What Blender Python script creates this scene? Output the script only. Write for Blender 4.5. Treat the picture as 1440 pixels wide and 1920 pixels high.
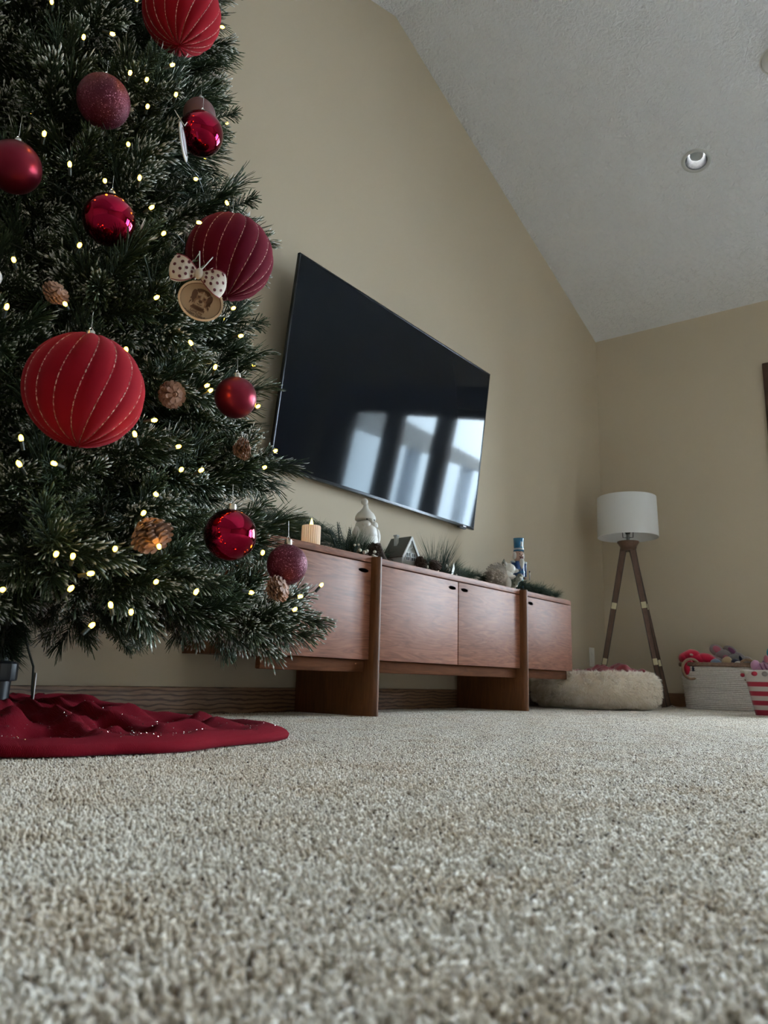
import bpy, bmesh, math, random
import numpy as np
from mathutils import Vector, Matrix, Quaternion
PI = math.pi
SC = bpy.context.scene
COL = SC.collection
for o in list(bpy.data.objects): bpy.data.objects.remove(o)

# ------------------------------------------------------------------ camera
def cam_axes(yaw, pitch, roll):
    cy, sy, cp, sp = math.cos(yaw), math.sin(yaw), math.cos(pitch), math.sin(pitch)
    f = Vector((sy*cp, cy*cp, sp)); r = Vector((cy, -sy, 0)); u = r.cross(f)
    cr, sr = math.cos(roll), math.sin(roll)
    return cr*r+sr*u, -sr*r+cr*u, f
R_, U_, F_ = cam_axes(.916906, .21046, .026746)
cd = bpy.data.cameras.new('camera'); cam = bpy.data.objects.new('camera', cd); COL.objects.link(cam)
cam.matrix_world = Matrix(((R_.x, U_.x, -F_.x, 0), (R_.y, U_.y, -F_.y, 0), (R_.z, U_.z, -F_.z, .125), (0, 0, 0, 1)))
cd.sensor_fit = 'HORIZONTAL'; cd.sensor_width = 36; cd.lens = 1461/1440*36; cd.clip_start = .02; cd.clip_end = 100
cd.dof.use_dof = True; cd.dof.focus_distance = 1.9; cd.dof.aperture_fstop = 12
SC.camera = cam

# ------------------------------------------------------------------ world, light, exposure
W = bpy.data.worlds.new('overcast_sky'); SC.world = W; W.use_nodes = True
wn = W.node_tree.nodes; wl = W.node_tree.links
bg = wn['Background']; bg.inputs['Strength'].default_value = 26.0
tc = wn.new('ShaderNodeTexCoord'); sx = wn.new('ShaderNodeSeparateXYZ'); rp = wn.new('ShaderNodeValToRGB')
wl.new(tc.outputs['Generated'], sx.inputs[0]); wl.new(sx.outputs['Z'], rp.inputs[0]); wl.new(rp.outputs[0], bg.inputs['Color'])
rp.color_ramp.elements[0].position = 0; rp.color_ramp.elements[0].color = (.56, .67, .80, 1)
rp.color_ramp.elements[1].position = .9     # an overcast sky is brighter overhead than at the horizon; rp.color_ramp.elements[1].color = (1.02, 1.36, 1.78, 1)
def portal(name, loc, rot, sx_, sy_):
    l = bpy.data.lights.new(name, 'AREA'); l.shape = 'RECTANGLE'; l.size = sx_; l.size_y = sy_
    l.cycles.is_portal = True
    o = bpy.data.objects.new(name, l); COL.objects.link(o); o.location = loc; o.rotation_euler = rot
    return o
portal('window_portal', (5.29, 0, 1.20), (0, PI/2, 0), 1.60, 1.75)          # daylight enters the window in the back wall
portal('side_window_portal', (5.29, -2.575, 1.20), (0, PI/2, 0), 2.1, 2.6)      # and the glazed door further along it
vs = SC.view_settings; vs.view_transform = 'Standard'; vs.look = 'None'; vs.gamma = 1; vs.use_curve_mapping = False
vs.exposure = 1.22
SC.cycles.max_bounces = 10; SC.cycles.diffuse_bounces = 8; SC.cycles.transparent_max_bounces = 12
SC.cycles.sample_clamp_indirect = 4

# ------------------------------------------------------------------ helpers
OFF = {}
def tag(o, label=None, cat=None, group=None, kind=None):
    if label: o['label'] = label
    if cat: o['category'] = cat
    if group: o['group'] = group
    if kind: o['kind'] = kind
    return o
def empty(name, loc, label, cat, group=None):
    o = bpy.data.objects.new(name, None); COL.objects.link(o); o.location = loc; o.empty_display_size = .05
    OFF[o.name] = Vector(loc); return tag(o, label, cat, group)
def rotz(a): return Matrix.Rotation(a, 4, 'Z')
def T(*v): return Matrix.Translation(Vector(v))
def aim(d, up=(0, 0, 1)):
    return Vector(d).to_track_quat('Z', 'Y').to_matrix().to_4x4()

class MB:
    """collects pieces of one mesh"""
    def __init__(s): s.v = []; s.f = []; s.m = []; s.a = []
    def add(s, vs_, fs, M=None, mi=0, a=0.0):
        b = len(s.v)
        if M is not None: vs_ = [M @ Vector(p) for p in vs_]
        s.v += [tuple(p) for p in vs_]
        s.f += [tuple(i+b for i in f) for f in fs]; s.m += [mi]*len(fs)
        s.a += list(a) if hasattr(a, '__len__') else [a]*len(vs_)
        return s
    def box(s, lo, hi, bev=0, M=None, mi=0, seg=2):
        bm = bmesh.new(); bmesh.ops.create_cube(bm, size=1)
        c = [(l+h)/2 for l, h in zip(lo, hi)]; d = [h-l for l, h in zip(lo, hi)]
        for v in bm.verts: v.co = Vector((c[0]+v.co.x*d[0], c[1]+v.co.y*d[1], c[2]+v.co.z*d[2]))
        if bev: bmesh.ops.bevel(bm, geom=bm.edges[:], offset=min(bev, .49*min(d)), segments=seg, profile=.5, affect='EDGES')
        s.bm(bm, M, mi); return s
    def bm(s, bm, M=None, mi=0):
        bm.verts.index_update()
        s.add([v.co.copy() for v in bm.verts], [[v.index for v in f.verts] for f in bm.faces], M, mi); bm.free()
    def lathe(s, prof, n=32, M=None, mi=0, wob=None):
        vs_ = []; fs = []; k = len(prof)
        for i in range(n):
            t = 2*PI*i/n
            for j, (r, z) in enumerate(prof):
                q = r*(wob(t, j) if wob else 1)
                vs_.append((q*math.cos(t), q*math.sin(t), z))
        for i in range(n):
            for j in range(k-1):
                a, b = i*k+j, ((i+1) % n)*k+j
                if prof[j][0] < 1e-7: fs.append((a, b+1, a+1))
                elif prof[j+1][0] < 1e-7: fs.append((a, b, a+1))
                else: fs.append((a, b, b+1, a+1))
        s.add(vs_, fs, M, mi); return s
    def tube(s, pts, r, n=8, cap=True, M=None, mi=0, a=0.0, closed=False):
        pts = [Vector(p) for p in pts]; k = len(pts)
        rr = r if hasattr(r, '__len__') else [r]*k
        vs_ = []; fs = []; prev = None
        for i, p in enumerate(pts):
            if closed: d = pts[(i+1) % k]-pts[i-1]
            else: d = pts[min(i+1, k-1)]-pts[max(i-1, 0)]
            d.normalize()
            if prev is None:
                x = d.orthogonal().normalized()
            else:
                x = (prev-d*prev.dot(d)).normalized()
            prev = x; y = d.cross(x)
            for j in range(n):
                t = 2*PI*j/n; vs_.append(p+rr[i]*(math.cos(t)*x+math.sin(t)*y))
        for i in range(k if closed else k-1):
            for j in range(n):
                A, B = i*n, ((i+1) % k)*n; j2 = (j+1) % n
                fs.append((A+j, A+j2, B+j2, B+j))
        if cap and not closed: fs += [tuple(range(n-1, -1, -1)), tuple(range((k-1)*n, k*n))]
        s.add(vs_, fs, M, mi, a); return s
    def ball(s, c, r, n=16, m=10, M=None, mi=0, f=None):
        r = (r, r, r) if not hasattr(r, '__len__') else r
        prof = [(math.sin(PI*j/m), -math.cos(PI*j/m)) for j in range(m+1)]; prof[0] = (0, -1); prof[-1] = (0, 1)
        Q = T(*c) @ Matrix.Diagonal((*r, 1))
        if M is not None: Q = M @ Q
        s.lathe(prof, n, Q, mi); return s
    def prism(s, poly, h, M=None, mi=0):
        """polygon in XY extruded 0..h along Z"""
        n = len(poly)
        s.add([(x, y, 0) for x, y in poly]+[(x, y, h) for x, y in poly],
              [tuple(range(n-1, -1, -1)), tuple(range(n, 2*n))]+[(i, (i+1) % n, n+(i+1) % n, n+i) for i in range(n)], M, mi); return s
    def build(s, name, mat, parent=None, smooth=True, angle=40, local=False, attr=None, loc=None):
        me = bpy.data.meshes.new(name)
        off = Vector((0, 0, 0)) if (parent is None or local) else OFF[parent.name]
        me.from_pydata([tuple(Vector(p)-off) for p in s.v], [], s.f)
        mats = mat if isinstance(mat, (list, tuple)) else [mat]
        for m in mats: me.materials.append(m)
        if len(mats) > 1: me.polygons.foreach_set('material_index', s.m)
        if attr:
            at = me.attributes.new(attr, 'FLOAT', 'POINT'); at.data.foreach_set('value', s.a)
        me.update()
        if smooth:
            me.shade_smooth()
            if angle: me.set_sharp_from_angle(angle=math.radians(angle))
        o = bpy.data.objects.new(name, me); COL.objects.link(o)
        if parent is not None: o.parent = parent; OFF[o.name] = OFF[parent.name]
        else: OFF[o.name] = Vector((0, 0, 0))
        if loc is not None: o.location = loc
        return o
def copy_tree(o, parent=None):
    c = o.copy(); COL.objects.link(c)
    if parent is not None: c.parent = parent
    for ch in list(o.children): copy_tree(ch, c)
    OFF[c.name] = Vector(c.location)
    return c

# ------------------------------------------------------------------ materials
def mat(name, col=(.5, .5, .5), rough=.5, metal=0, spec=.5, coat=0, coat_r=.1, sheen=0, emit=None, es=0, trans=0, bump=None, var=None, sss=0):
    m = bpy.data.materials.new(name); m.use_nodes = True; n = m.node_tree.nodes; l = m.node_tree.links
    b = n['Principled BSDF']; I = b.inputs
    I['Base Color'].default_value = (*col, 1); I['Roughness'].default_value = rough; I['Metallic'].default_value = metal
    I['Specular IOR Level'].default_value = spec; I['Coat Weight'].default_value = coat; I['Coat Roughness'].default_value = coat_r
    I['Sheen Weight'].default_value = sheen; I['Transmission Weight'].default_value = trans
    if sss: I['Subsurface Weight'].default_value = sss; I['Subsurface Radius'].default_value = (.01, .006, .004)
    if emit: I['Emission Color'].default_value = (*emit, 1); I['Emission Strength'].default_value = es
    t = n.new('ShaderNodeTexCoord')
    if var:   # (scale, other colour, stretch)
        mp = n.new('ShaderNodeMapping'); mp.inputs['Scale'].default_value = var[2] if len(var) > 2 else (1, 1, 1)
        l.new(t.outputs['Object'], mp.inputs[0])
        nz = n.new('ShaderNodeTexNoise'); nz.inputs['Scale'].default_value = var[0]; nz.inputs['Detail'].default_value = 6; nz.inputs['Roughness'].default_value = .6
        l.new(mp.outputs[0], nz.inputs[0])
        r = n.new('ShaderNodeValToRGB'); r.color_ramp.elements[0].position = .35; r.color_ramp.elements[1].position = .65
        r.color_ramp.elements[0].color = (*col, 1); r.color_ramp.elements[1].color = (*var[1], 1)
        l.new(nz.outputs[0], r.inputs[0]); l.new(r.outputs[0], I['Base Color'])
    if bump:  # (scale, strength, distance)
        nz = n.new('ShaderNodeTexNoise'); nz.inputs['Scale'].default_value = bump[0]; nz.inputs['Detail'].default_value = 4
        l.new(t.outputs['Object'], nz.inputs[0])
        bp = n.new('ShaderNodeBump'); bp.inputs['Strength'].default_value = bump[1]; bp.inputs['Distance'].default_value = bump[2]
        l.new(nz.outputs[0], bp.inputs['Height']); l.new(bp.outputs[0], I['Normal'])
    return m
def wood(name, c1, c2, scale=6, stretch=(1, 8, 8), rough=.4, coat=0, dark=(.03, .012, .006), fine=.35, warp=2.0, band=None, spec=.35):
    m = bpy.data.materials.new(name); m.use_nodes = True; n = m.node_tree.nodes; l = m.node_tree.links
    b = n['Principled BSDF']; b.inputs['Roughness'].default_value = rough; b.inputs['Coat Weight'].default_value = coat
    b.inputs['Coat Roughness'].default_value = .25; b.inputs['Specular IOR Level'].default_value = spec
    t = n.new('ShaderNodeTexCoord'); mp = n.new('ShaderNodeMapping'); mp.inputs['Scale'].default_value = stretch
    l.new(t.outputs['Object'], mp.inputs[0])
    a = n.new('ShaderNodeTexNoise'); a.inputs['Scale'].default_value = scale; a.inputs['Detail'].default_value = 8; a.inputs['Distortion'].default_value = warp
    l.new(mp.outputs[0], a.inputs[0])
    r = n.new('ShaderNodeValToRGB'); e = r.color_ramp.elements
    e[0].position = .3; e[0].color = (*c1, 1); e[1].position = .7; e[1].color = (*c2, 1)
    l.new(a.outputs[0], r.inputs[0])
    mp2 = n.new('ShaderNodeMapping'); mp2.inputs['Scale'].default_value = tuple(k*(1 if k == min(stretch) else 5) for k in stretch)
    l.new(t.outputs['Object'], mp2.inputs[0])
    g = n.new('ShaderNodeTexNoise'); g.inputs['Scale'].default_value = scale*3; g.inputs['Detail'].default_value = 5; l.new(mp2.outputs[0], g.inputs[0])
    r2 = n.new('ShaderNodeValToRGB'); r2.color_ramp.elements[0].position = .52; r2.color_ramp.elements[0].color = (0, 0, 0, 1); r2.color_ramp.elements[1].position = .72; r2.color_ramp.elements[1].color = (fine, fine, fine, 1)
    l.new(g.outputs[0], r2.inputs[0])
    mx = n.new('ShaderNodeMix'); mx.data_type = 'RGBA'; mx.inputs[7].default_value = (*dark, 1)
    l.new(r2.outputs[0], mx.inputs[0]); l.new(r.outputs[0], mx.inputs[6])
    out = mx.outputs[2]
    if band:
        w = n.new('ShaderNodeTexWave'); w.wave_type = 'BANDS'; w.bands_direction = 'Z'; w.inputs['Scale'].default_value = band[0]; w.inputs['Distortion'].default_value = band[1]; w.inputs['Detail'].default_value = 2; w.inputs['Detail Scale'].default_value = band[2]
        mp3 = n.new('ShaderNodeMapping'); mp3.inputs['Scale'].default_value = band[3]; l.new(t.outputs['Object'], mp3.inputs[0]); l.new(mp3.outputs[0], w.inputs[0])
        r3 = n.new('ShaderNodeValToRGB'); r3.color_ramp.elements[0].position = .1; r3.color_ramp.elements[0].color = (.75, .75, .75, 1); r3.color_ramp.elements[1].position = .42; r3.color_ramp.elements[1].color = (0, 0, 0, 1)
        l.new(w.outputs[0], r3.inputs[0])
        m3 = n.new('ShaderNodeMix'); m3.data_type = 'RGBA'; m3.inputs[7].default_value = (*dark, 1); l.new(r3.outputs[0], m3.inputs[0]); l.new(out, m3.inputs[6]); out = m3.outputs[2]
    l.new(out, b.inputs['Base Color'])
    bp = n.new('ShaderNodeBump'); bp.inputs['Strength'].default_value = .15; bp.inputs['Distance'].default_value = .001
    l.new(g.outputs[0], bp.inputs['Height']); l.new(bp.outputs[0], b.inputs['Normal'])
    return m
def attr_mat(name, attr, c0, c1, rough=.6, sheen=0, spec=.3, stops=None, sparkle=0, thresh=.985):
    m = bpy.data.materials.new(name); m.use_nodes = True; n = m.node_tree.nodes; l = m.node_tree.links
    b = n['Principled BSDF']; b.inputs['Roughness'].default_value = rough; b.inputs['Sheen Weight'].default_value = sheen; b.inputs['Specular IOR Level'].default_value = spec
    a = n.new('ShaderNodeAttribute'); a.attribute_name = attr
    r = n.new('ShaderNodeValToRGB'); e = r.color_ramp.elements
    e[0].color = (*c0, 1); e[1].color = (*c1, 1)
    for p, c in (stops or []):
        k = e.new(p); k.color = (*c, 1)
    l.new(a.outputs['Fac'], r.inputs[0]); l.new(r.outputs[0], b.inputs['Base Color'])
    return m
M = {}
M['wall'] = mat('beige_wall_paint', (.520, .448, .340), .85, spec=.2, bump=(220, .12, .0006), var=(1.3, (.540, .466, .356)))
M['ceil'] = mat('textured_ceiling_paint', (.86, .88, .92), .9, spec=.15, bump=(34, 1.0, .020))
n_ = M['ceil'].node_tree.nodes; l_ = M['ceil'].node_tree.links
for q in n_:
    if q.type == 'TEX_NOISE': q.inputs['Distortion'].default_value = 1.6; q.inputs['Detail'].default_value = 3
M['floor'] = mat('carpet_backing', (.30, .26, .21), .95, spec=.1)
M['base'] = wood('stained_oak_baseboard', (.20, .112, .066), (.30, .18, .11), 5, (1, 10, 14), .45, dark=(.035, .014, .008), fine=.5, band=(22, 5, 1.5, (.35, 1, 1)))
M['winwood'] = wood('dark_stained_window_wood', (.055, .028, .018), (.085, .045, .028), 5, (8, 8, 1), .4)
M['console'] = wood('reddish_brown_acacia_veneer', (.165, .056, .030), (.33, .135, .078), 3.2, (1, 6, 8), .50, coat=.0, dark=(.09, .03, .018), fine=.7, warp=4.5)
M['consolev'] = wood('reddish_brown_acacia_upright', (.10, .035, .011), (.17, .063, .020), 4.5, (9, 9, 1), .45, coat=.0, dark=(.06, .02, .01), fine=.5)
M['iron'] = mat('blackened_metal', (.015, .012, .012), .4, metal=.6)
M['black'] = mat('black_plastic', (.018, .018, .02), .35)
M['frame'] = mat('television_bezel_metal', (.03, .032, .036), .25, metal=.8)
M['screen'] = mat('television_glass', (.008, .009, .0115), .05, spec=.11, coat=0)
M['screen'].node_tree.nodes['Principled BSDF'].inputs['Specular Tint'].default_value = (.72, .90, 1.0, 1)   # anti-glare coating
M['grey'] = mat('grey_metal', (.35, .36, .38), .35, metal=.9)
M['white'] = mat('white_plastic', (.75, .74, .71), .4)
M['logo'] = mat('pale_print', (.8, .8, .82), .4)

# ------------------------------------------------------------------ room shell
YW, XB, XL, YF = 2.025, 5.13, -4.4, -5.0
ZC, ZA, XA = 2.568, 3.387, 2.628
K = (ZA-ZC)/(XB-XA)
def zc(x):
    return ZA-abs(x-XA)*K if x > -.27 else ZA-(XA+.27)*K
prof = [(XL-.15, zc(-1)), (-.27, zc(-.27)), (XA, ZA), (XB+.15, zc(XB+.15))]
def struct(o): o['kind'] = 'structure'; return o
struct(MB().box((XL-.15, YF-.15, -.16), (XB+.15, YW+.15, -.011)).build('floor', M['floor'], smooth=False))
wallpoly = [(XL-.15, -.15), (XB+.15, -.15)]+[(x, z) for x, z in reversed(prof)]
MX = Matrix(((1, 0, 0, 0), (0, 0, 1, YW), (0, 1, 0, 0), (0, 0, 0, 1)))
struct(MB().prism(wallpoly, .15, MX).build('wall_left', M['wall'], smooth=False))          # the tall wall with the television
# front wall (behind the photographer)
wf = MB().box((XL-.15, YF-.15, -.15), (XB+.15, YF, 2.43))
MF = MX.copy(); MF[1][3] = YF-.15
wf.prism([(-.27, 2.43), (XB+.15, 2.43), (XB+.15, zc(XB+.15)), (XA, ZA), (-.27, zc(-.27))], .15, MF)
struct(wf.build('wall_front', M['wall'], smooth=False))
struct(MB().box((XL-.15, YF, -.15), (XL, YW, 2.5)).build('wall_side', M['wall'], smooth=False))
# back wall with the big window
HY, HZ0, HZ1 = .84, .42, 1.96
DY0, DY1, DZ1 = -3.9, -1.25, 2.20     # glazed door
wb = MB()
for a, b in (((XB, DY1, -.15), (XB+.15, -HY, 2.568)), ((XB, HY, -.15), (XB+.15, YW, 2.568)), ((XB, DY0, DZ1), (XB+.15, DY1, 2.568)), ((XB, YF, -.15), (XB+.15, DY0, 2.568)), ((XB, DY0, -.15), (XB+.15, DY1, .02)), ((XB, -HY, -.15), (XB+.15, HY, HZ0)), ((XB, -HY, HZ1), (XB+.15, HY, 2.568))): wb.box(a, b)
struct(wb.build('wall_back', M['wall'], smooth=False))
# ceiling with the hole for the recessed light
cv = MB()
MC = MX.copy(); MC[1][3] = YF-.15
cv.prism(prof+[(x, z+.16) for x, z in reversed(prof)], YW-YF+.3, MC)
ceil = cv.build('ceiling', M['ceil'], smooth=False); struct(ceil)
CN = Vector((K, 0, 1)).normalized()                  # ceiling normal pointing up
LP = Vector((3.992, .972, zc(3.992)))
cut = MB().lathe([(0, -.2), (.058, -.2), (.058, .2), (0, .2)], 48, T(*LP) @ aim(CN)).build('cutter', M['ceil'], smooth=False)
bo = ceil.modifiers.new('hole', 'BOOLEAN'); bo.object = cut; bo.operation = 'DIFFERENCE'; bo.solver = 'EXACT'
dg = bpy.context.evaluated_depsgraph_get(); me2 = bpy.data.meshes.new_from_object(ceil.evaluated_get(dg))
ceil.modifiers.clear(); ceil.data = me2; bpy.data.objects.remove(cut)
# baseboards
def baseboard(name, lo, hi):
    struct(MB().box(lo, hi, .004).build(name, M['base']))
baseboard('baseboard_left', (XL, YW-.016, -.011), (XB, YW, .083))
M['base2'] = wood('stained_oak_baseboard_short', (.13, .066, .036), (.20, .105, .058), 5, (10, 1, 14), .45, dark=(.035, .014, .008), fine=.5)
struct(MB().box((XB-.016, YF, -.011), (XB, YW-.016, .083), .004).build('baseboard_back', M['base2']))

# ------------------------------------------------------------------ windows
def glass_mat():
    m = bpy.data.materials.new('window_glass'); m.use_nodes = True; n = m.node_tree.nodes; l = m.node_tree.links
    n.remove(n['Principled BSDF']); o = n['Material Output']
    a = n.new('ShaderNodeBsdfTransparent'); a.inputs[0].default_value = (.93, .96, .96, 1)
    g = n.new('ShaderNodeBsdfGlossy'); g.inputs['Roughness'].default_value = .02
    f = n.new('ShaderNodeFresnel'); f.inputs[0].default_value = 1.45
    x = n.new('ShaderNodeMixShader'); l.new(f.outputs[0], x.inputs[0]); l.new(a.outputs[0], x.inputs[1]); l.new(g.outputs[0], x.inputs[2]); l.new(x.outputs[0], o.inputs[0])
    return m
M['glass'] = glass_mat()
win = MB()   # casing on the room side of the back wall
win.box((XB-.02, -.93, HZ0-.10), (XB, -HY+.0, 2.14), .004).box((XB-.02, HY, HZ0-.10), (XB, .93, 2.14), .004)
win.box((XB-.024, -.93, HZ1), (XB, .93, 2.14), .004).box((XB-.02, -.93, HZ0-.10), (XB, .93, HZ0), .004).box((XB-.06, -.96, HZ0-.012), (XB+.12, .96, HZ0+.014), .004)
w1 = struct(win.build('window_1', M['winwood']))
OFF[w1.name] = Vector((0, 0, 0))
fr = MB()
for y0, y1 in ((-HY, -.70), (-.30, -.13), (.25, .40), (.78, HY)): fr.box((XB+.02, y0, HZ0+.014), (XB+.12, y1, HZ1), .006)
fr.box((XB+.02, -HY, HZ1-.06), (XB+.12, HY, HZ1), .004).box((XB+.02, -HY, HZ0), (XB+.12, HY, HZ0+.07), .004)
fr.build('window_frame', M['winwood'], w1)
for y0, y1 in ((-.70, -.30), (-.13, .25), (.40, .78)):
    MB().box((XB+.07, y0, HZ0+.07), (XB+.076, y1, HZ1-.06)).build('pane', M['glass'], w1, smooth=False)
dr = MB()
for a, b in (((XB-.02, DY0-.08, 0), (XB, DY0, DZ1+.09)), ((XB-.02, DY1, 0), (XB, DY1+.08, DZ1+.09)), ((XB-.02, DY0, DZ1), (XB, DY1, DZ1+.09))): dr.box(a, b, .004)
d1 = struct(dr.build('door_1', M['winwood'])); OFF[d1.name] = Vector((0, 0, 0))
dp = MB()
for y0, y1 in ((DY0, DY0+.09), (-2.63, -2.52), (DY1-.09, DY1)): dp.box((XB+.02, y0, .02), (XB+.12, y1, DZ1), .005)
dp.box((XB+.02, DY0, .02), (XB+.12, DY1, .20), .005).box((XB+.02, DY0, DZ1-.08), (XB+.12, DY1, DZ1), .005)
dp.build('door_frame', M['winwood'], d1)
for y0, y1 in ((DY0+.09, -2.63), (-2.52, DY1-.09)): MB().box((XB+.07, y0, .20), (XB+.076, y1, DZ1-.08)).build('pane', M['glass'], d1, smooth=False)

# ------------------------------------------------------------------ outdoors, seen through the window and mirrored in the television
M['siding'] = mat('grey_painted_patio_timber', (.40, .41, .42), .8)
M['lawn'] = mat('pale_bounce_lawn', (.80, .82, .85), .95, var=(1.5, (.88, .90, .93)))  # unseen ground made near white to bounce more daylight up onto the ceiling
struct(MB().box((-30, -40, -.5), (45, 30, -.35)).build('floor', M['lawn'], smooth=False))
pr_ = empty('patio_cover', (8, -2, -.35), 'grey timber patio cover on slim posts outside, mirrored in the television', 'patio cover')
MB().prism([(-4.6, 2.62), (-.35, 1.80), (-.35, 1.86), (-1.08, 2.07), (-2.48, 2.55), (-4.6, 3.2)], .2, Matrix(((0, 0, 1, 8.0), (1, 0, 0, 0), (0, 1, 0, 0), (0, 0, 0, 1)))).build('roof_beam', M['siding'], pr_, smooth=False)
M['postp'] = mat('blue_grey_painted_post', (.36, .42, .50), .7)
for y, w_, zt_ in ((-4.3, .12, 2.6), (-2.29, .05, 2.20), (-2.16, .05, 2.17), (-1.37, .12, 2.02), (-.50, .10, 1.84)): MB().box((8.04, y, -.35), (8.16, y+w_, zt_)).build('post', M['postp'], pr_, smooth=False)

# ------------------------------------------------------------------ ceiling fittings
dl = empty('downlight', tuple(LP), 'round white recessed downlight in the sloping ceiling', 'ceiling light')
MA = T(*LP) @ aim(CN)
M['ringw'] = mat('white_trim_metal', (.58, .60, .60), .4)
M['baffle'] = mat('dark_stepped_baffle', (.03, .035, .035), .5)
M['frost'] = mat('frosted_lamp_glass', (.62, .66, .66), .3, coat=.5)
MB().lathe([(.057, .0), (.057, -.003), (.064, -.007), (.072, -.006), (.077, -.002), (.077, .0), (.057, .0)], 64, MA).build('trim_ring', M['ringw'], dl)
bf = [(.057, -.003)]
for i in range(9): bf += [(.0565-.001*i, .004+.008*i), (.0545-.001*i, .006+.008*i)]
bf += [(.046, .085), (.058, .09), (.058, 0)]
MB().lathe(bf, 64, MA).build('baffle', M['baffle'], dl)
MB().lathe([(0, .026), (.018, .028), (.029, .033), (.035, .042), (.036, .055), (.03, .078), (0, .08)], 48, MA).build('lamp_bulb', M['frost'], dl)
SP = Vector((3.625, .485, zc(3.625)))
sd = empty('smoke_detector', tuple(SP), 'round white smoke detector on the sloping ceiling at the right edge', 'smoke detector')
MS = T(*SP) @ aim(CN)
MB().lathe([(0, -.032), (.04, -.031), (.060, -.026), (.070, -.012), (.072, 0), (0, 0)], 48, MS).build('housing', M['white'], sd)
MB().lathe([(.074, -.006), (.079, -.004), (.080, 0), (.06, 0)], 48, MS).build('base_plate', M['white'], sd)
ot = empty('wall_outlet', (4.89, YW, .296), 'white outlet plate low on the television wall near the corner', 'outlet')
MB().box((4.845, YW-.006, .235), (4.925, YW, .355), .003).build('cover_plate', M['white'], ot)
for z in (.272, .318): MB().box((4.868, YW-.008, z-.014), (4.902, YW-.005, z+.014), .003).build('receptacle', M['white'], ot)
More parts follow.
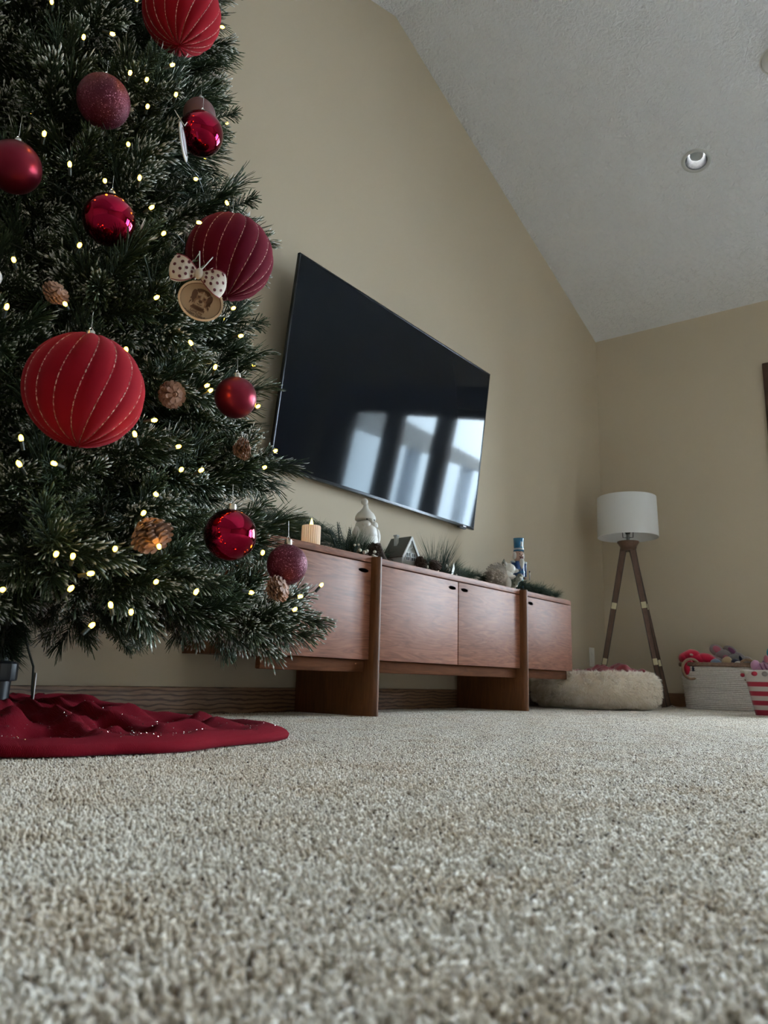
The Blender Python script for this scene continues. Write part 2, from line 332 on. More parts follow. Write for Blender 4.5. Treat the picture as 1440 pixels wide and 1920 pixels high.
# ------------------------------------------------------------------ carpet
rnd = random.Random(7)
def carpet():
    TX = (XB-XL)/40; TY = .240; mb_v = []; mb_f = []; at = []
    n = 66; st = TX/n
    base = np.array([[math.cos(t), math.sin(t)] for t in (0.3, 1.87, 3.44, 5.01)])
    for i in range(n):
        for j in range(n):
            x = (i+.5+rnd.uniform(-.42, .42))*st-TX/2; y = (j+.5+rnd.uniform(-.42, .42))*st-TY/2
            r = rnd.uniform(.0014, .0023); h = rnd.uniform(.0085, .0115)
            if rnd.random() < .12: h *= .72
            la = rnd.uniform(0, 2*PI); ln = abs(rnd.gauss(.0, .0045)); cu = rnd.uniform(-2.2, 2.2)
            tone = min(1, max(0, rnd.gauss(.62, .17)))
            q = rnd.random()
            if q < .030: tone = rnd.uniform(0, .15)
            b = len(mb_v)//1
            for k, (t, rr) in enumerate(((0, .8), (.45, 1.0), (.85, .85))):
                cx = x+math.cos(la+cu*t)*ln*t*t; cy_ = y+math.sin(la+cu*t)*ln*t*t
                tw = k*.7
                for c_, s_ in base:
                    ct, s2 = math.cos(tw), math.sin(tw)
                    mb_v.append((cx+r*rr*(c_*ct-s_*s2), cy_+r*rr*(c_*s2+s_*ct), -.011+h*t)); at.append(tone*(.84+.16*t))
            mb_v.append((x+math.cos(la+cu)*ln, y+math.sin(la+cu)*ln, -.011+h)); at.append(tone)
            for k in range(2):
                for a in range(4):
                    a2 = (a+1) % 4; mb_f.append((b+4*k+a, b+4*k+a2, b+4*k+4+a2, b+4*k+4+a))
            for a in range(4): mb_f.append((b+8+a, b+8+(a+1) % 4, b+12))
    me = bpy.data.meshes.new('carpet_pile'); me.from_pydata(mb_v, [], mb_f)
    a = me.attributes.new('tone', 'FLOAT', 'POINT'); a.data.foreach_set('value', at)
    me.shade_smooth()
    m = bpy.data.materials.new('cream_cut_pile_yarn'); m.use_nodes = True; nn = m.node_tree.nodes; l = m.node_tree.links
    b = nn['Principled BSDF']; b.inputs['Roughness'].default_value = .95; b.inputs['Specular IOR Level'].default_value = .1; b.inputs['Sheen Weight'].default_value = .5
    A = nn.new('ShaderNodeAttribute'); A.attribute_name = 'tone'
    r = nn.new('ShaderNodeValToRGB'); e = r.color_ramp.elements; e[0].color = (.085, .062, .045, 1); e[1].color = (.91, .855, .755, 1)
    k = e.new(.22); k.color = (.50, .41, .32, 1); k = e.new(.45); k.color = (.76, .71, .62, 1)
    l.new(A.outputs['Fac'], r.inputs[0])
    g = nn.new('ShaderNodeNewGeometry'); nz = nn.new('ShaderNodeTexNoise'); nz.inputs['Scale'].default_value = 9; nz.inputs['Detail'].default_value = 3; l.new(g.outputs['Position'], nz.inputs[0])
    r2 = nn.new('ShaderNodeValToRGB'); r2.color_ramp.elements[0].position = .30; r2.color_ramp.elements[0].color = (.86, .80, .72, 1); r2.color_ramp.elements[1].position = .55; r2.color_ramp.elements[1].color = (1, 1, 1, 1)
    l.new(nz.outputs[0], r2.inputs[0])
    mx = nn.new('ShaderNodeMix'); mx.data_type = 'RGBA'; mx.blend_type = 'MULTIPLY'; mx.inputs[0].default_value = 1
    l.new(r.outputs[0], mx.inputs[6]); l.new(r2.outputs[0], mx.inputs[7]); l.new(mx.outputs[2], b.inputs['Base Color'])
    me.materials.append(m)
    o = bpy.data.objects.new('carpet_pile', me); COL.objects.link(o)
    tag(o, 'cream cut-pile carpet covering the whole floor', 'carpet', kind='stuff')
    ng = bpy.data.node_groups.new('spread_pile', 'GeometryNodeTree')
    ng.interface.new_socket('Geometry', in_out='INPUT', socket_type='NodeSocketGeometry'); ng.interface.new_socket('Geometry', in_out='OUTPUT', socket_type='NodeSocketGeometry')
    N = ng.nodes; L = ng.links; gi = N.new('NodeGroupInput'); go = N.new('NodeGroupOutput')
    gr = N.new('GeometryNodeMeshGrid'); nx, ny = 40, 30
    gr.inputs['Vertices X'].default_value = nx; gr.inputs['Vertices Y'].default_value = ny
    gr.inputs['Size X'].default_value = TX*(nx-1); gr.inputs['Size Y'].default_value = TY*(ny-1)
    tr = N.new('GeometryNodeTransform'); tr.inputs['Translation'].default_value = ((XL+XB)/2, YW-TY*ny/2, 0)
    ip = N.new('GeometryNodeInstanceOnPoints'); ri = N.new('FunctionNodeRandomValue'); ri.data_type = 'INT'
    ri.inputs['Min'].default_value = 0; ri.inputs['Max'].default_value = 1
    mu = N.new('ShaderNodeMath'); mu.operation = 'MULTIPLY'; mu.inputs[1].default_value = PI
    cx_ = N.new('ShaderNodeCombineXYZ')
    L.new(gr.outputs[0], tr.inputs[0]); L.new(tr.outputs[0], ip.inputs['Points']); L.new(gi.outputs[0], ip.inputs['Instance'])
    L.new(ri.outputs[2], mu.inputs[0]); L.new(mu.outputs[0], cx_.inputs[2]); L.new(cx_.outputs[0], ip.inputs['Rotation'])
    L.new(ip.outputs[0], go.inputs[0])
    md = o.modifiers.new('spread', 'NODES'); md.node_group = ng
carpet()

# ------------------------------------------------------------------ television
M['tvback'] = mat('television_rear_shell', (.03, .03, .032), .6)
TVW, TVH = 1.430, .818
tilt = .119; tc_ = Vector((2.612, 1.930, 1.2705))
upv = Vector((0, -math.sin(tilt), math.cos(tilt))); nv = Vector((0, -math.cos(tilt), -math.sin(tilt)))   # nv points into the room
MT = Matrix(((1, upv[0], nv[0], tc_[0]), (0, upv[1], nv[1], tc_[1]), (0, upv[2], nv[2], tc_[2]), (0, 0, 0, 1)))
tv = empty('television', tuple(tc_), 'large black flat television tilted down on the beige wall', 'television')
w, h = TVW/2, TVH/2
fb = MB()
fb.box((-w, -h, -.013), (-w+.008, h, 0), .0012, MT).box((w-.008, -h, -.013), (w, h, 0), .0012, MT)
fb.box((-w, h-.008, -.013), (w, h, 0), .0012, MT).box((-w, -h, -.018), (w, -h+.013, .0005), .0012, MT)
fb.build('frame', M['frame'], tv)
MB().box((-w+.008, -h+.013, -.006), (w-.008, h-.008, -.0015), 0, MT).build('screen', M['screen'], tv, smooth=False)
MB().box((-w+.05, -h+.05, -.03), (w-.05, h-.05, -.012), .004, MT).box((-.42, -.34, -.052), (.42, .16, -.028), .01, MT).build('rear_cover', M['tvback'], tv)
MB().box((.590, -h-.007, -.022), (.650, -h+.002, -.004), .002, MT).build('sensor_tab', M['black'], tv)
MB().box((.612, -h+.002, .0004), (.640, -h+.008, .0009), 0, MT).build('badge', M['logo'], tv, smooth=False)
# wall bracket behind
MB().box((2.612-.22, YW-.012, 1.12), (2.612+.22, YW, 1.42), .003).box((2.45, 1.985, 1.20), (2.49, YW-.01, 1.26)).box((2.73, 1.985, 1.20), (2.77, YW-.01, 1.26)).build('wall_bracket', M['iron'], tv)

# ------------------------------------------------------------------ media console
CX0, CX1, CY0, CZ0, CZ1 = 1.607, 3.792, 1.674, .186, .5425
cb = empty('media_console', (2.70, 1.84, 0), 'long reddish-brown wooden media console under the television', 'console')
ztop = CZ1-.0225; P1_, P2_ = (2.119, 2.150), (3.223, 3.255)
MB().box((CX0, CY0, ztop), (CX1, YW-.003, CZ1), .002).build('top_panel', M['console'], cb)
body = MB().box((CX0, CY0+.020, CZ0), (CX0+.022, YW-.004, ztop-.003), .001).box((CX1-.022, CY0+.020, CZ0), (CX1, YW-.004, ztop-.003), .001)
body.box((CX0+.022, CY0+.020, CZ0), (CX1-.022, YW-.02, CZ0+.02)).box((CX0+.022, YW-.03, CZ0+.02), (CX1-.022, YW-.02, ztop-.003)).box((CX0+.022, CY0+.022, ztop-.02), (CX1-.022, YW-.03, ztop-.006))
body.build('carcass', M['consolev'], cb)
P1, P2 = (2.119, 2.150), (3.223, 3.255)
for i, (x0, x1, hx) in enumerate(((CX0, 2.122, 2.078), (2.147, 2.6935, 2.648), (2.6965, 3.226, 2.742), (3.252, CX1, 3.335))):
    d = MB().box((x0+.0015, CY0, CZ0), (x1-.0015, CY0+.0195, ztop-.004), .0012).build('door', M['console'], cb)
    # oval finger pull
    MB().lathe([(0, -.013), (.55, -.013), (.9, -.011), (1, -.006), (1, 0), (0, 0)], 32, T(hx, CY0, .488) @ Matrix.Rotation(-PI/2, 4, 'X') @ Matrix.Diagonal((.027, .0075, -1, 1)) @ Matrix.Diagonal((1, 1, 1, 1))).build('finger_pull', M['iron'], d)
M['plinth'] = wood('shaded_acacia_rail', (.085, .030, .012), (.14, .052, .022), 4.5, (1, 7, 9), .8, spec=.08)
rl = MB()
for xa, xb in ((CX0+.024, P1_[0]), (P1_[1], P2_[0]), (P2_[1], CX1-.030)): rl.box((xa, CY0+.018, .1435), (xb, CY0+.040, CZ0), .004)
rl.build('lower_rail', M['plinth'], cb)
def post(xa, xb, ya=1.642):
    # upright slab: half round front edge, running back under the cabinet, tall column in front
    poly = []
    r = (xb-xa)/2; cx = (xa+xb)/2
    for i in range(13):
        t = PI+PI*i/12; poly.append((cx+r*math.cos(t), ya+r+r*math.sin(t)))
    m = MB().prism(poly+[(xb, CY0+.03), (xa, CY0+.03)], CZ1-.003, T(0, 0, 0))
    m.prism([(xa, CY0+.03), (xb, CY0+.03), (xb, YW-.018), (xa, YW-.018)], CZ0-.001)
    return m
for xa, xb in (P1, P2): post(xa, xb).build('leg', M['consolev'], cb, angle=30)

# ------------------------------------------------------------------ floor lamp
LAX = Vector((4.752, 1.707)); d2 = Vector((LAX.x, LAX.y)).normalized(); rt = Vector((d2.y, -d2.x))
def lp(rx, aw, z): q = LAX+rt*rx+d2*aw; return (q.x, q.y, z)
fl = empty('floor_lamp', (LAX.x, LAX.y, 0), 'tripod floor lamp with brown wooden legs and white drum shade', 'lamp')
M['walnut'] = wood('walnut_lamp_wood', (.10, .055, .036), (.17, .095, .065), 6, (9, 9, 1), .45)
M['walnutd'] = mat('dark_edge_strip', (.035, .018, .012), .5)
M['brass'] = mat('brushed_pale_brass', (.62, .55, .36), .4, metal=.6)
M['shade'] = mat('white_linen_shade', (.74, .75, .76), .9, spec=.1, bump=(900, .2, .0004))
I_ = M['shade'].node_tree.nodes['Principled BSDF'].inputs
I_['Transmission Weight'].default_value = 0
for (fx, fa), tx in (((-.215, .0), (-.030, 0)), ((.165, -.11), (.024, -.012)), ((.20, .14), (.022, .018))):
    a = Vector(lp(tx[0], tx[1], .955)); b = Vector(lp(fx, fa, 0))
    ax = (a-b).normalized(); side = Vector((rt.x, rt.y, 0)); side = (side-ax*side.dot(ax)).normalized(); dep = ax.cross(side)
    L_ = (a-b).length
    ML = Matrix(((side.x, dep.x, ax.x, b.x), (side.y, dep.y, ax.y, b.y), (side.z, dep.z, ax.z, b.z), (0, 0, 0, 1)))
    lg = MB().add([(-.012, -.010, .004), (.012, -.010, .004), (.012, .010, .004), (-.012, .010, .004), (-.0175, -.013, L_), (.0175, -.013, L_), (.0175, .013, L_), (-.0175, .013, L_)],
                  [(3, 2, 1, 0), (4, 5, 6, 7), (0, 1, 5, 4), (1, 2, 6, 5), (2, 3, 7, 6), (3, 0, 4, 7)], ML).build('leg', M['walnut'], fl, smooth=False)
    for s in (-1, 1):
        MB().add([(s*.012-.0022, -.0125, .004), (s*.012+.0022, -.0125, .004), (s*.012+.0022, .0125, .004), (s*.012-.0022, .0125, .004), (s*.0175-.0022, -.0155, L_), (s*.0175+.0022, -.0155, L_), (s*.0175+.0022, .0155, L_), (s*.0175-.0022, .0155, L_)],
                 [(3, 2, 1, 0), (4, 5, 6, 7), (0, 1, 5, 4), (1, 2, 6, 5), (2, 3, 7, 6), (3, 0, 4, 7)], ML).build('edge_strip', M['walnutd'], lg, smooth=False)
    for zf in (.63, .275):
        t_ = L_*zf; hw = .012+.0055*zf-.0008
        MB().box((-hw, -.0152, t_-.019), (hw, .0152, t_+.019), .001, ML).build('inlay_band', M['brass'], lg)
MB().lathe([(0, .945), (.042, .945), (.044, .955), (.050, .962), (.050, .972), (.058, .985), (.066, .996), (.066, 1.004), (0, 1.006)], 40, T(LAX.x, LAX.y, 0)).build('turned_cap', M['walnut'], fl)
MB().lathe([(0, 1.0), (.010, 1.0), (.010, 1.05), (0, 1.05)], 20, T(LAX.x, LAX.y, 0)).build('stem', M['grey'], fl)
MB().lathe([(0, 1.05), (.012, 1.05), (.022, 1.075), (.024, 1.12), (0, 1.12)], 24, T(LAX.x, LAX.y, 0)).build('socket', M['black'], fl)
hp = MB()
for s in (-1, 1): hp.tube([lp(s*.008, 0, 1.029), lp(s*.030, 0, 1.030), lp(s*.034, 0, 1.10), lp(s*.036, 0, 1.18), lp(s*.02, 0, 1.25), lp(0, 0, 1.262)], .0028, 8)
hp.build('harp', M['black'], fl)
MB().ball((LAX.x, LAX.y, 1.165), (.028, .028, .04), 20, 12).build('light_bulb', M['frost'], fl)
sz0, sz1 = 1.030, 1.285
MB().lathe([(.182, sz0), (.184, sz0-.001), (.1855, sz0+.002), (.180, sz1), (.178, sz1+.001), (.1765, sz1), (.182, sz0)], 72, T(LAX.x, LAX.y, 0)).build('shade', M['shade'], fl, angle=60)
sr = MB()
for k in range(3):
    t = 2*PI*k/3; sr.tube([(LAX.x, LAX.y, 1.262), (LAX.x+.178*math.cos(t), LAX.y+.178*math.sin(t), 1.270)], .002, 6)
sr.build('shade_spider', M['black'], fl)

# ------------------------------------------------------------------ fluffy dog bed and blanket
def fbm(x, y, z=0, s=1.0, oct=3):
    from mathutils import noise
    v = 0; a = 1
    for _ in range(oct): v += a*noise.noise(Vector((x*s, y*s, z*s))); a *= .5; s *= 2
    return v
BC = Vector((4.09, 1.680, 0)); BR = .325
db = empty('dog_bed', tuple(BC), 'round cream shag donut dog bed in front of the tripod lamp', 'dog bed')
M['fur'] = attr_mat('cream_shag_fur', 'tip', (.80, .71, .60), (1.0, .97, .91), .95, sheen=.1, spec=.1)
M['furbase'] = mat('taupe_fur_ground', (.80, .72, .61), .95, spec=.1)
def ring(t, u):
    """u 0 bottom-outer .. 1 inner dip"""
    ang = -PI/2+u*PI*1.25
    cr = BR-.088; a = .088; bz = .084
    lump = 1+.05*fbm(math.cos(t)*2, math.sin(t)*2, u*2)
    sq = .72 if ang < 0 else 1.0
    x = cr+a*math.copysign(abs(math.cos(ang))**.65, math.cos(ang))*lump
    z = .094+bz*math.copysign(abs(math.sin(ang))**.8, math.sin(ang))*(lump if ang > 0 else 1)
    return Vector((BC.x+x*math.cos(t), BC.y+x*math.sin(t), max(0.0, z)))
n1, n2 = 96, 24; vs_ = []; fs = []
for i in range(n1):
    for j in range(n2): vs_.append(ring(2*PI*i/n1, j/(n2-1)))
for i in range(n1):
    for j in range(n2-1):
        a, b = i*n2+j, ((i+1) % n1)*n2+j; fs.append((a, b, b+1, a+1))
fs.append(tuple(i*n2 for i in range(n1-1, -1, -1))); 
c0 = len(vs_); vs_.append(Vector((BC.x, BC.y, .085)))
for i in range(n1): fs.append((i*n2+n2-1, ((i+1) % n1)*n2+n2-1, c0))
MB().add(vs_, fs).build('cushion', M['furbase'], db, angle=None)
fu = MB(); rr = random.Random(3)
for _ in range(36000):
    t = rr.uniform(0, 2*PI); u = rr.uniform(.02, .98)
    if math.sin(t-math.atan2(BC.y, BC.x)) is None: continue
    p = ring(t, u); e = .02
    n = (ring(t+e, u)-ring(t-e, u)).cross(ring(t, min(1, u+e))-ring(t, max(0, u-e))).normalized()
    cl = Vector((fbm(p.x, p.y, p.z, 30, 1), fbm(p.x+7, p.y, p.z, 30, 1), fbm(p.x, p.y+9, p.z, 30, 1)))
    d = (n*.9+cl*2.4+Vector((rr.uniform(-1, 1), rr.uniform(-1, 1), rr.uniform(-1, 1)))*.22+Vector((0, 0, -.45 if u < .6 else 0))).normalized()
    ln = rr.uniform(.016, .032)*(1 if u > .25 else .6); wd = .0015
    s_ = d.orthogonal().normalized(); s_ = (Quaternion(d, rr.uniform(0, PI)) @ s_)*wd
    m_ = p+d*ln*.55; q = m_+(d+Vector((0, 0, -.5))).normalized()*ln*.45
    if q.z < .002: q.z = .002
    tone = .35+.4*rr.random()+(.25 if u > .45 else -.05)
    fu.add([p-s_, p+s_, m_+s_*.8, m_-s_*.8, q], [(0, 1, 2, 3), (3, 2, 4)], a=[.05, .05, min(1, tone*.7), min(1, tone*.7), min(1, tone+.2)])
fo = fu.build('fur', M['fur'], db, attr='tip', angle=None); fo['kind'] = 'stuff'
M['redfleece'] = mat('crimson_fleece', (.24, .012, .025), .9, sheen=.4, bump=(300, .4, .001))
bk = MB(); nn = 40; vs_ = []; fs = []
for k in range(2):
    for i in range(nn+1):
        for j in range(nn+1):
            a = (i/nn-.5)*2; b = (j/nn-.5)*2
            e = 1+.18*fbm(a*1.5, b*1.5, 3); x = a*.20*e; y = b*.14*e
            q = rt*x+d2*y; hh = .152+.046*(1-min(1, a*a+b*b))+.022*fbm(a*2.2, b*2.2, 5)+.012*math.sin(a*9+b*4+2*fbm(a, b))
            vs_.append((BC.x+rt.x*.09+q.x+d2.x*.03, BC.y+rt.y*.09+q.y+d2.y*.03, hh+.022-(.012 if k else 0)))
N1 = (nn+1)**2
for k in range(2):
    for i in range(nn):
        for j in range(nn):
            a = k*N1+i*(nn+1)+j; f_ = (a, a+nn+1, a+nn+2, a+1); fs.append(f_ if k == 0 else f_[::-1])
for i in range(nn):
    for (a, b) in ((i, i+1), (nn*(nn+1)+i+1, nn*(nn+1)+i), ((i+1)*(nn+1), i*(nn+1)), (i*(nn+1)+nn, (i+1)*(nn+1)+nn)): fs.append((a, b, b+N1, a+N1))
bk.add(vs_, fs); tag(bk.build('blanket', M['redfleece'], angle=None), 'crumpled dark red fleece blanket lying in the round dog bed', 'blanket')

# ------------------------------------------------------------------ rope basket and toys
RB = Vector((4.885, 1.245, 0)); dB = Vector((RB.x, RB.y)).normalized(); rB = Vector((dB.y, -dB.x))
def fr_pt(C_, d_, r_, x, y, z): return Vector((C_.x+r_.x*x+d_.x*y, C_.y+r_.y*x+d_.y*y, z))
def frame_m(C_, d_, r_): return Matrix(((r_.x, d_.x, 0, C_.x), (r_.y, d_.y, 0, C_.y), (0, 0, 1, 0), (0, 0, 0, 1)))
MBk = frame_m(RB, dB, rB)
rb = empty('rope_basket', tuple(RB), 'pale grey coiled rope basket with ring handles, full of plush toys', 'basket')
M['rope'] = mat('pale_grey_cotton_rope', (.74, .71, .67), .9, spec=.1, bump=(500, .6, .0012), var=(120, (.60, .57, .53)))
M['rattan'] = mat('woven_brown_rim', (.25, .155, .10), .7, bump=(260, .6, .001), var=(80, (.17, .10, .07)))
M['ringh'] = wood('tan_wooden_ring', (.26, .17, .11), (.33, .22, .14), 8, (3, 3, 3), .6)
def superell(a, b, t, p=.62): return (a*math.copysign(abs(math.cos(t))**p, math.cos(t)), b*math.copysign(abs(math.sin(t))**p, math.sin(t)))
NL = 22; BH = .238
for k in range(NL):
    z = .006+BH*k/NL; f_ = k/NL; a = .185+.022*f_; b = .135+.02*f_
    ro = MB().tube([(*superell(a+.0015*math.sin(k*3+i*.6), b, 2*PI*i/72), z+.001*math.sin(i*.9+k*2)) for i in range(72)], BH/NL*.56, 8, closed=True, M=MBk)
    ro.build('rope_coil', M['rope'], rb, angle=None)
br = MB()
for w_ in range(3):
    br.tube([(superell(.211, .158, 2*PI*i/120)[0]+.003*math.sin(i*.9+w_*2.1), superell(.211, .158, 2*PI*i/120)[1]+.003*math.cos(i*.9+w_*2.1), .006+BH+.008+.006*math.cos(i*.9+w_*2.1)) for i in range(120)], .0075, 7, closed=True, M=MBk)
br.build('rim', M['rattan'], rb, angle=None)
MB().prism([superell(.183, .133, 2*PI*i/48) for i in range(48)], .008, MBk).build('bottom', M['rope'], rb)
for s in (-1, 1):
    hm = MBk @ T(s*.195, -.045, .225) @ Matrix.Rotation(-.45*s, 4, 'Z')
    MB().tube([(.052*math.cos(2*PI*i/48), 0, .056*math.sin(2*PI*i/48)) for i in range(48)], .0078, 10, closed=True, M=hm @ T(0, -.11, 0)).build('ring_handle', M['ringh'], rb, angle=None)
def plush(name, label, shapes, mats, C_, Mf, group=None, cat='toy'):
    """shapes: (part, matname, kind, args); first is the body"""
    e = empty(name, tuple(C_), label, cat, group)
    for pn, mk, verts in shapes: verts.build(pn, M[mk], e, angle=None)
    return e
def fuzz(mb, p, r, M_=None, amp=.08, s=30):
    """lumpy ellipsoid"""
    b = MB().ball((0, 0, 0), 1, 28, 18)
    r = (r, r, r) if not hasattr(r, '__len__') else r
    vs_ = []
    for v in b.v:
        v = Vector(v); k = 1+amp*fbm(v.x+p[0]*9, v.y+p[1]*9, v.z+p[2]*9, 2.2, 3)
        vs_.append(Vector(p)+Vector((v.x*r[0]*k, v.y*r[1]*k, v.z*r[2]*k)))
    mb.add(vs_, b.f, M_); return mb
for k, c in dict(plred=(.42, .008, .035), plnavy=(.018, .022, .05), plgrey=(.22, .19, .185), plpink=(.36, .11, .15), pltan=(.42, .30, .17), plblue=(.16, .22, .30), pllilac=(.46, .24, .36), plmauve=(.16, .05, .12), plteal=(.015, .22, .27), plcream=(.55, .51, .43), plbrown=(.13, .08, .06), plgrey2=(.15, .14, .13)).items():
    M[k] = mat('plush_'+k[2:], c, .9, sheen=.35, bump=(180, .6, .0025), spec=.1)
def P(x, y, z): return fr_pt(RB, dB, rB, x, y, z)
def rot_e(mb, c, r, yaw=0, pitch=0, amp=.06):
    m_ = MBk @ T(*c) @ Matrix.Rotation(yaw, 4, 'Z') @ Matrix.Rotation(pitch, 4, 'Y')
    return fuzz(mb, (0, 0, 0), r, m_, amp)
def toy(name, label, c, parts):
    e = empty(name, tuple(MBk @ Vector(c)), label, 'plush toy')
    for pn, mk, pieces in parts:
        mb = MB()
        for pc, r, yaw, pitch in pieces: rot_e(mb, (c[0]+pc[0], c[1]+pc[1], c[2]+pc[2]), r, yaw, pitch)
        mb.build(pn, M[mk], e, angle=None)
    return e
toy('plush_bone', 'bright red plush toy with tiny white tag at left in the rope basket', (-.10, -.02, .285),
    [('body', 'plred', [((-.02, 0, .0), (.085, .05, .038), 0, .35), ((-.045, .0, .022), (.05, .05, .034), 0, 0), ((-.085, .01, .005), (.035, .045, .034), 0, 0), ((.045, -.01, -.005), (.06, .045, .034), 0, .5)]),
     ('tag', 'plcream', [((-.045, -.052, .024), (.010, .002, .006), 0, .3)])])
toy('plush_dog', 'red and navy plush toy showing through the left ring handle', (-.155, -.10, .235),
    [('body', 'plred', [((-.01, 0, .0), (.034, .04, .05), 0, 0)]), ('navy_patch', 'plnavy', [((.022, -.012, -.008), (.022, .035, .036), 0, 0)])])
toy('plush_elephant', 'grey plush toy with pink-lined upright ears in the rope basket', (.01, .03, .285),
    [('body', 'plgrey', [((0, 0, -.01), (.06, .05, .045), 0, 0), ((.015, -.01, .02), (.045, .04, .04), 0, 0)]),
     ('ear', 'plgrey', [((-.02, -.012, .055), (.040, .012, .032), 0, .6)]), ('ear_lining', 'plpink', [((-.014, -.024, .057), (.028, .006, .018), 0, .75)]),
     ('ear', 'plgrey', [((.055, .0, .050), (.042, .012, .030), 0, .6)]), ('ear_lining', 'plmauve', [((.064, -.013, .053), (.026, .005, .012), 0, .75)]),
     ('bow_patch', 'plpink', [((.03, -.045, .012), (.022, .008, .014), 0, .4)])])
toy('plush_mouse', 'small blue-grey plush ball in front of the grey eared toy', (-.015, -.085, .262), [('body', 'plblue', [((0, 0, 0), (.030, .028, .026), 0, 0)]), ('ear', 'plgrey', [((.016, .0, .016), (.016, .01, .014), 0, 0)])])
toy('plush_bear', 'tan plush toy head with navy side near the basket middle', (.045, -.085, .268), [('head', 'pltan', [((0, 0, 0), (.030, .028, .032), 0, 0)]), ('navy_side', 'plnavy', [((.042, -.008, -.006), (.028, .026, .026), 0, 0)])])
toy('plush_rabbit', 'mottled grey plush toy with dark stripe at right in the basket', (.095, -.03, .27), [('body', 'plgrey2', [((0, 0, 0), (.055, .045, .048), 0, .3)]), ('stripe', 'plnavy', [((.025, -.038, .008), (.010, .010, .030), 0, -.3)]), ('ear', 'plgrey', [((.02, 0, .03), (.035, .02, .02), 0, .7)])])
toy('plush_pom_ball', 'small round taupe plush ball at the right end of the rope basket', (.150, -.02, .275), [('body', 'plgrey', [((0, 0, 0), (.029, .029, .029), 0, 0)])])
toy('rope_toy', 'cream knotted rope toy hanging over the basket rim at right', (.12, -.125, .262), [('knot', 'plcream', [((-.02, 0, .0), (.018, .012, .012), 0, 0), ((.01, 0, -.006), (.03, .006, .006), 0, .25), ((.05, 0, -.012), (.025, .006, .006), 0, .1)])])
tw = MB()
tw.tube([MBk @ Vector((-.29, .05, .004)), MBk @ Vector((-.27, .02, .012)), MBk @ Vector((-.25, -.02, .006)), MBk @ Vector((-.22, -.03, .004)), MBk @ Vector((-.19, .0, .006))], .0028, 6)
tag(tw.build('lamp_cord', M['rope'], angle=None), 'pale cord lying on the carpet between dog bed and rope basket', 'cord')

# ------------------------------------------------------------------ red and white striped bin
SB = Vector((4.26, .80, 0)); dS = Vector((SB.x, SB.y)).normalized(); rS = Vector((dS.y, -dS.x)); MSb = frame_m(SB, dS, rS)
sb = empty('striped_bin', tuple(SB), 'red and white striped fabric bin with polka-dot rim at the right edge', 'bin')
M['stripe_r'] = mat('red_felt', (.30, .008, .03), .9, sheen=.3, bump=(500, .4, .001)); M['stripe_w'] = mat('white_felt', (.50, .45, .42), .9, sheen=.3, bump=(500, .4, .001))
H2 = .175; ns = 8
def sec(f): return .125+.035*f, .10+.025*f
MB().prism([superell(*sec(0), 2*PI*i/40, .3) for i in range(40)], .01, MSb).build('bottom', M['stripe_r'], sb)
for k in range(ns):
    z0, z1 = .003+H2*k/ns, .003+H2*(k+1)/ns; m_ = MB(); vs_ = []; fs = []
    for z, (a, b) in ((z0, sec(k/ns)), (z1, sec((k+1)/ns))):
        for i in range(64): x, y = superell(a, b, 2*PI*i/64, .3); vs_.append((x, y, z))
        for i in range(64): x, y = superell(a-.006, b-.006, 2*PI*i/64, .3); vs_.append((x, y, z))
    for i in range(64):
        j = (i+1) % 64; fs += [(i, j, 128+j, 128+i), (64+j, 64+i, 192+i, 192+j), (128+i, 128+j, 192+j, 192+i), (j, i, 64+i, 64+j)]
    m_.add(vs_, fs, MSb).build('red_stripe' if k % 2 == 0 else 'white_stripe', M['stripe_r'] if k % 2 == 0 else M['stripe_w'], sb, angle=50)
m_ = MB(); vs_ = []; fs = []
for z, ex in ((H2, .0), (H2+.012, .006), (H2+.033, .007), (H2+.036, .0)):
    for i in range(64): x, y = superell(.160+ex, .125+ex, 2*PI*i/64, .3); vs_.append((x, y, z+.0015*math.sin(i*.7)))
for k in range(3):
    for i in range(64): j = (i+1) % 64; fs.append((k*64+i, k*64+j, k*64+64+j, k*64+64+i))
m_.add(vs_, fs, MSb).build('rim', M['stripe_w'], sb)
for i, x in enumerate((-.115, -.07, -.025, .02, .065, .11)):
    MB().ball((x, -.1325, H2+.019), (.0135, .005, .0115), 16, 10, MSb).build('polka_dot', M['stripe_r'] if i % 2 == 0 else M['plgrey'], sb)
for z, mk in ((H2+.029, 'plcream'), (H2+.012, 'stripe_r')):
    for x in (-.168,): MB().ball((x, -.105, z), .0105, 16, 10, MSb).build('pompom', M[mk], sb)
MB().ball((-.150, -.128, H2+.026), .010, 16, 10, MSb).build('pompom', M['plcream'], sb)
_k = MBk; MBk = MSb
toy('plush_pig', 'pink plush toy with mauve stripes in the striped bin', (-.07, -.02, .225), [('body', 'pllilac', [((0, 0, -.01), (.05, .05, .035), 0, 0), ((-.04, -.02, .01), (.022, .02, .026), 0, 0), ((.03, -.01, .02), (.018, .018, .03), 0, 0)]),
    ('stripe', 'plmauve', [((-.012+.0, -.052, .0), (.004, .006, .022), 0, -.4)]), ('stripe', 'plmauve', [((.006, -.054, .002), (.004, .006, .022), 0, -.4)]), ('stripe', 'plmauve', [((.024, -.054, .0), (.004, .006, .022), 0, -.4)]), ('ear', 'plpink', [((.01, -.02, .042), (.012, .01, .018), 0, 0)])])
toy('plush_lilac_bear', 'lilac plush toy piled at the far right of the striped bin', (.03, -.01, .235), [('body', 'pllilac', [((0, 0, 0), (.055, .05, .04), 0, 0)]), ('eye', 'plnavy', [((-.015, -.05, .0), (.005, .004, .005), 0, 0)])])
M['tealgloss'] = mat('teal_rubber', (.01, .22, .27), .3)
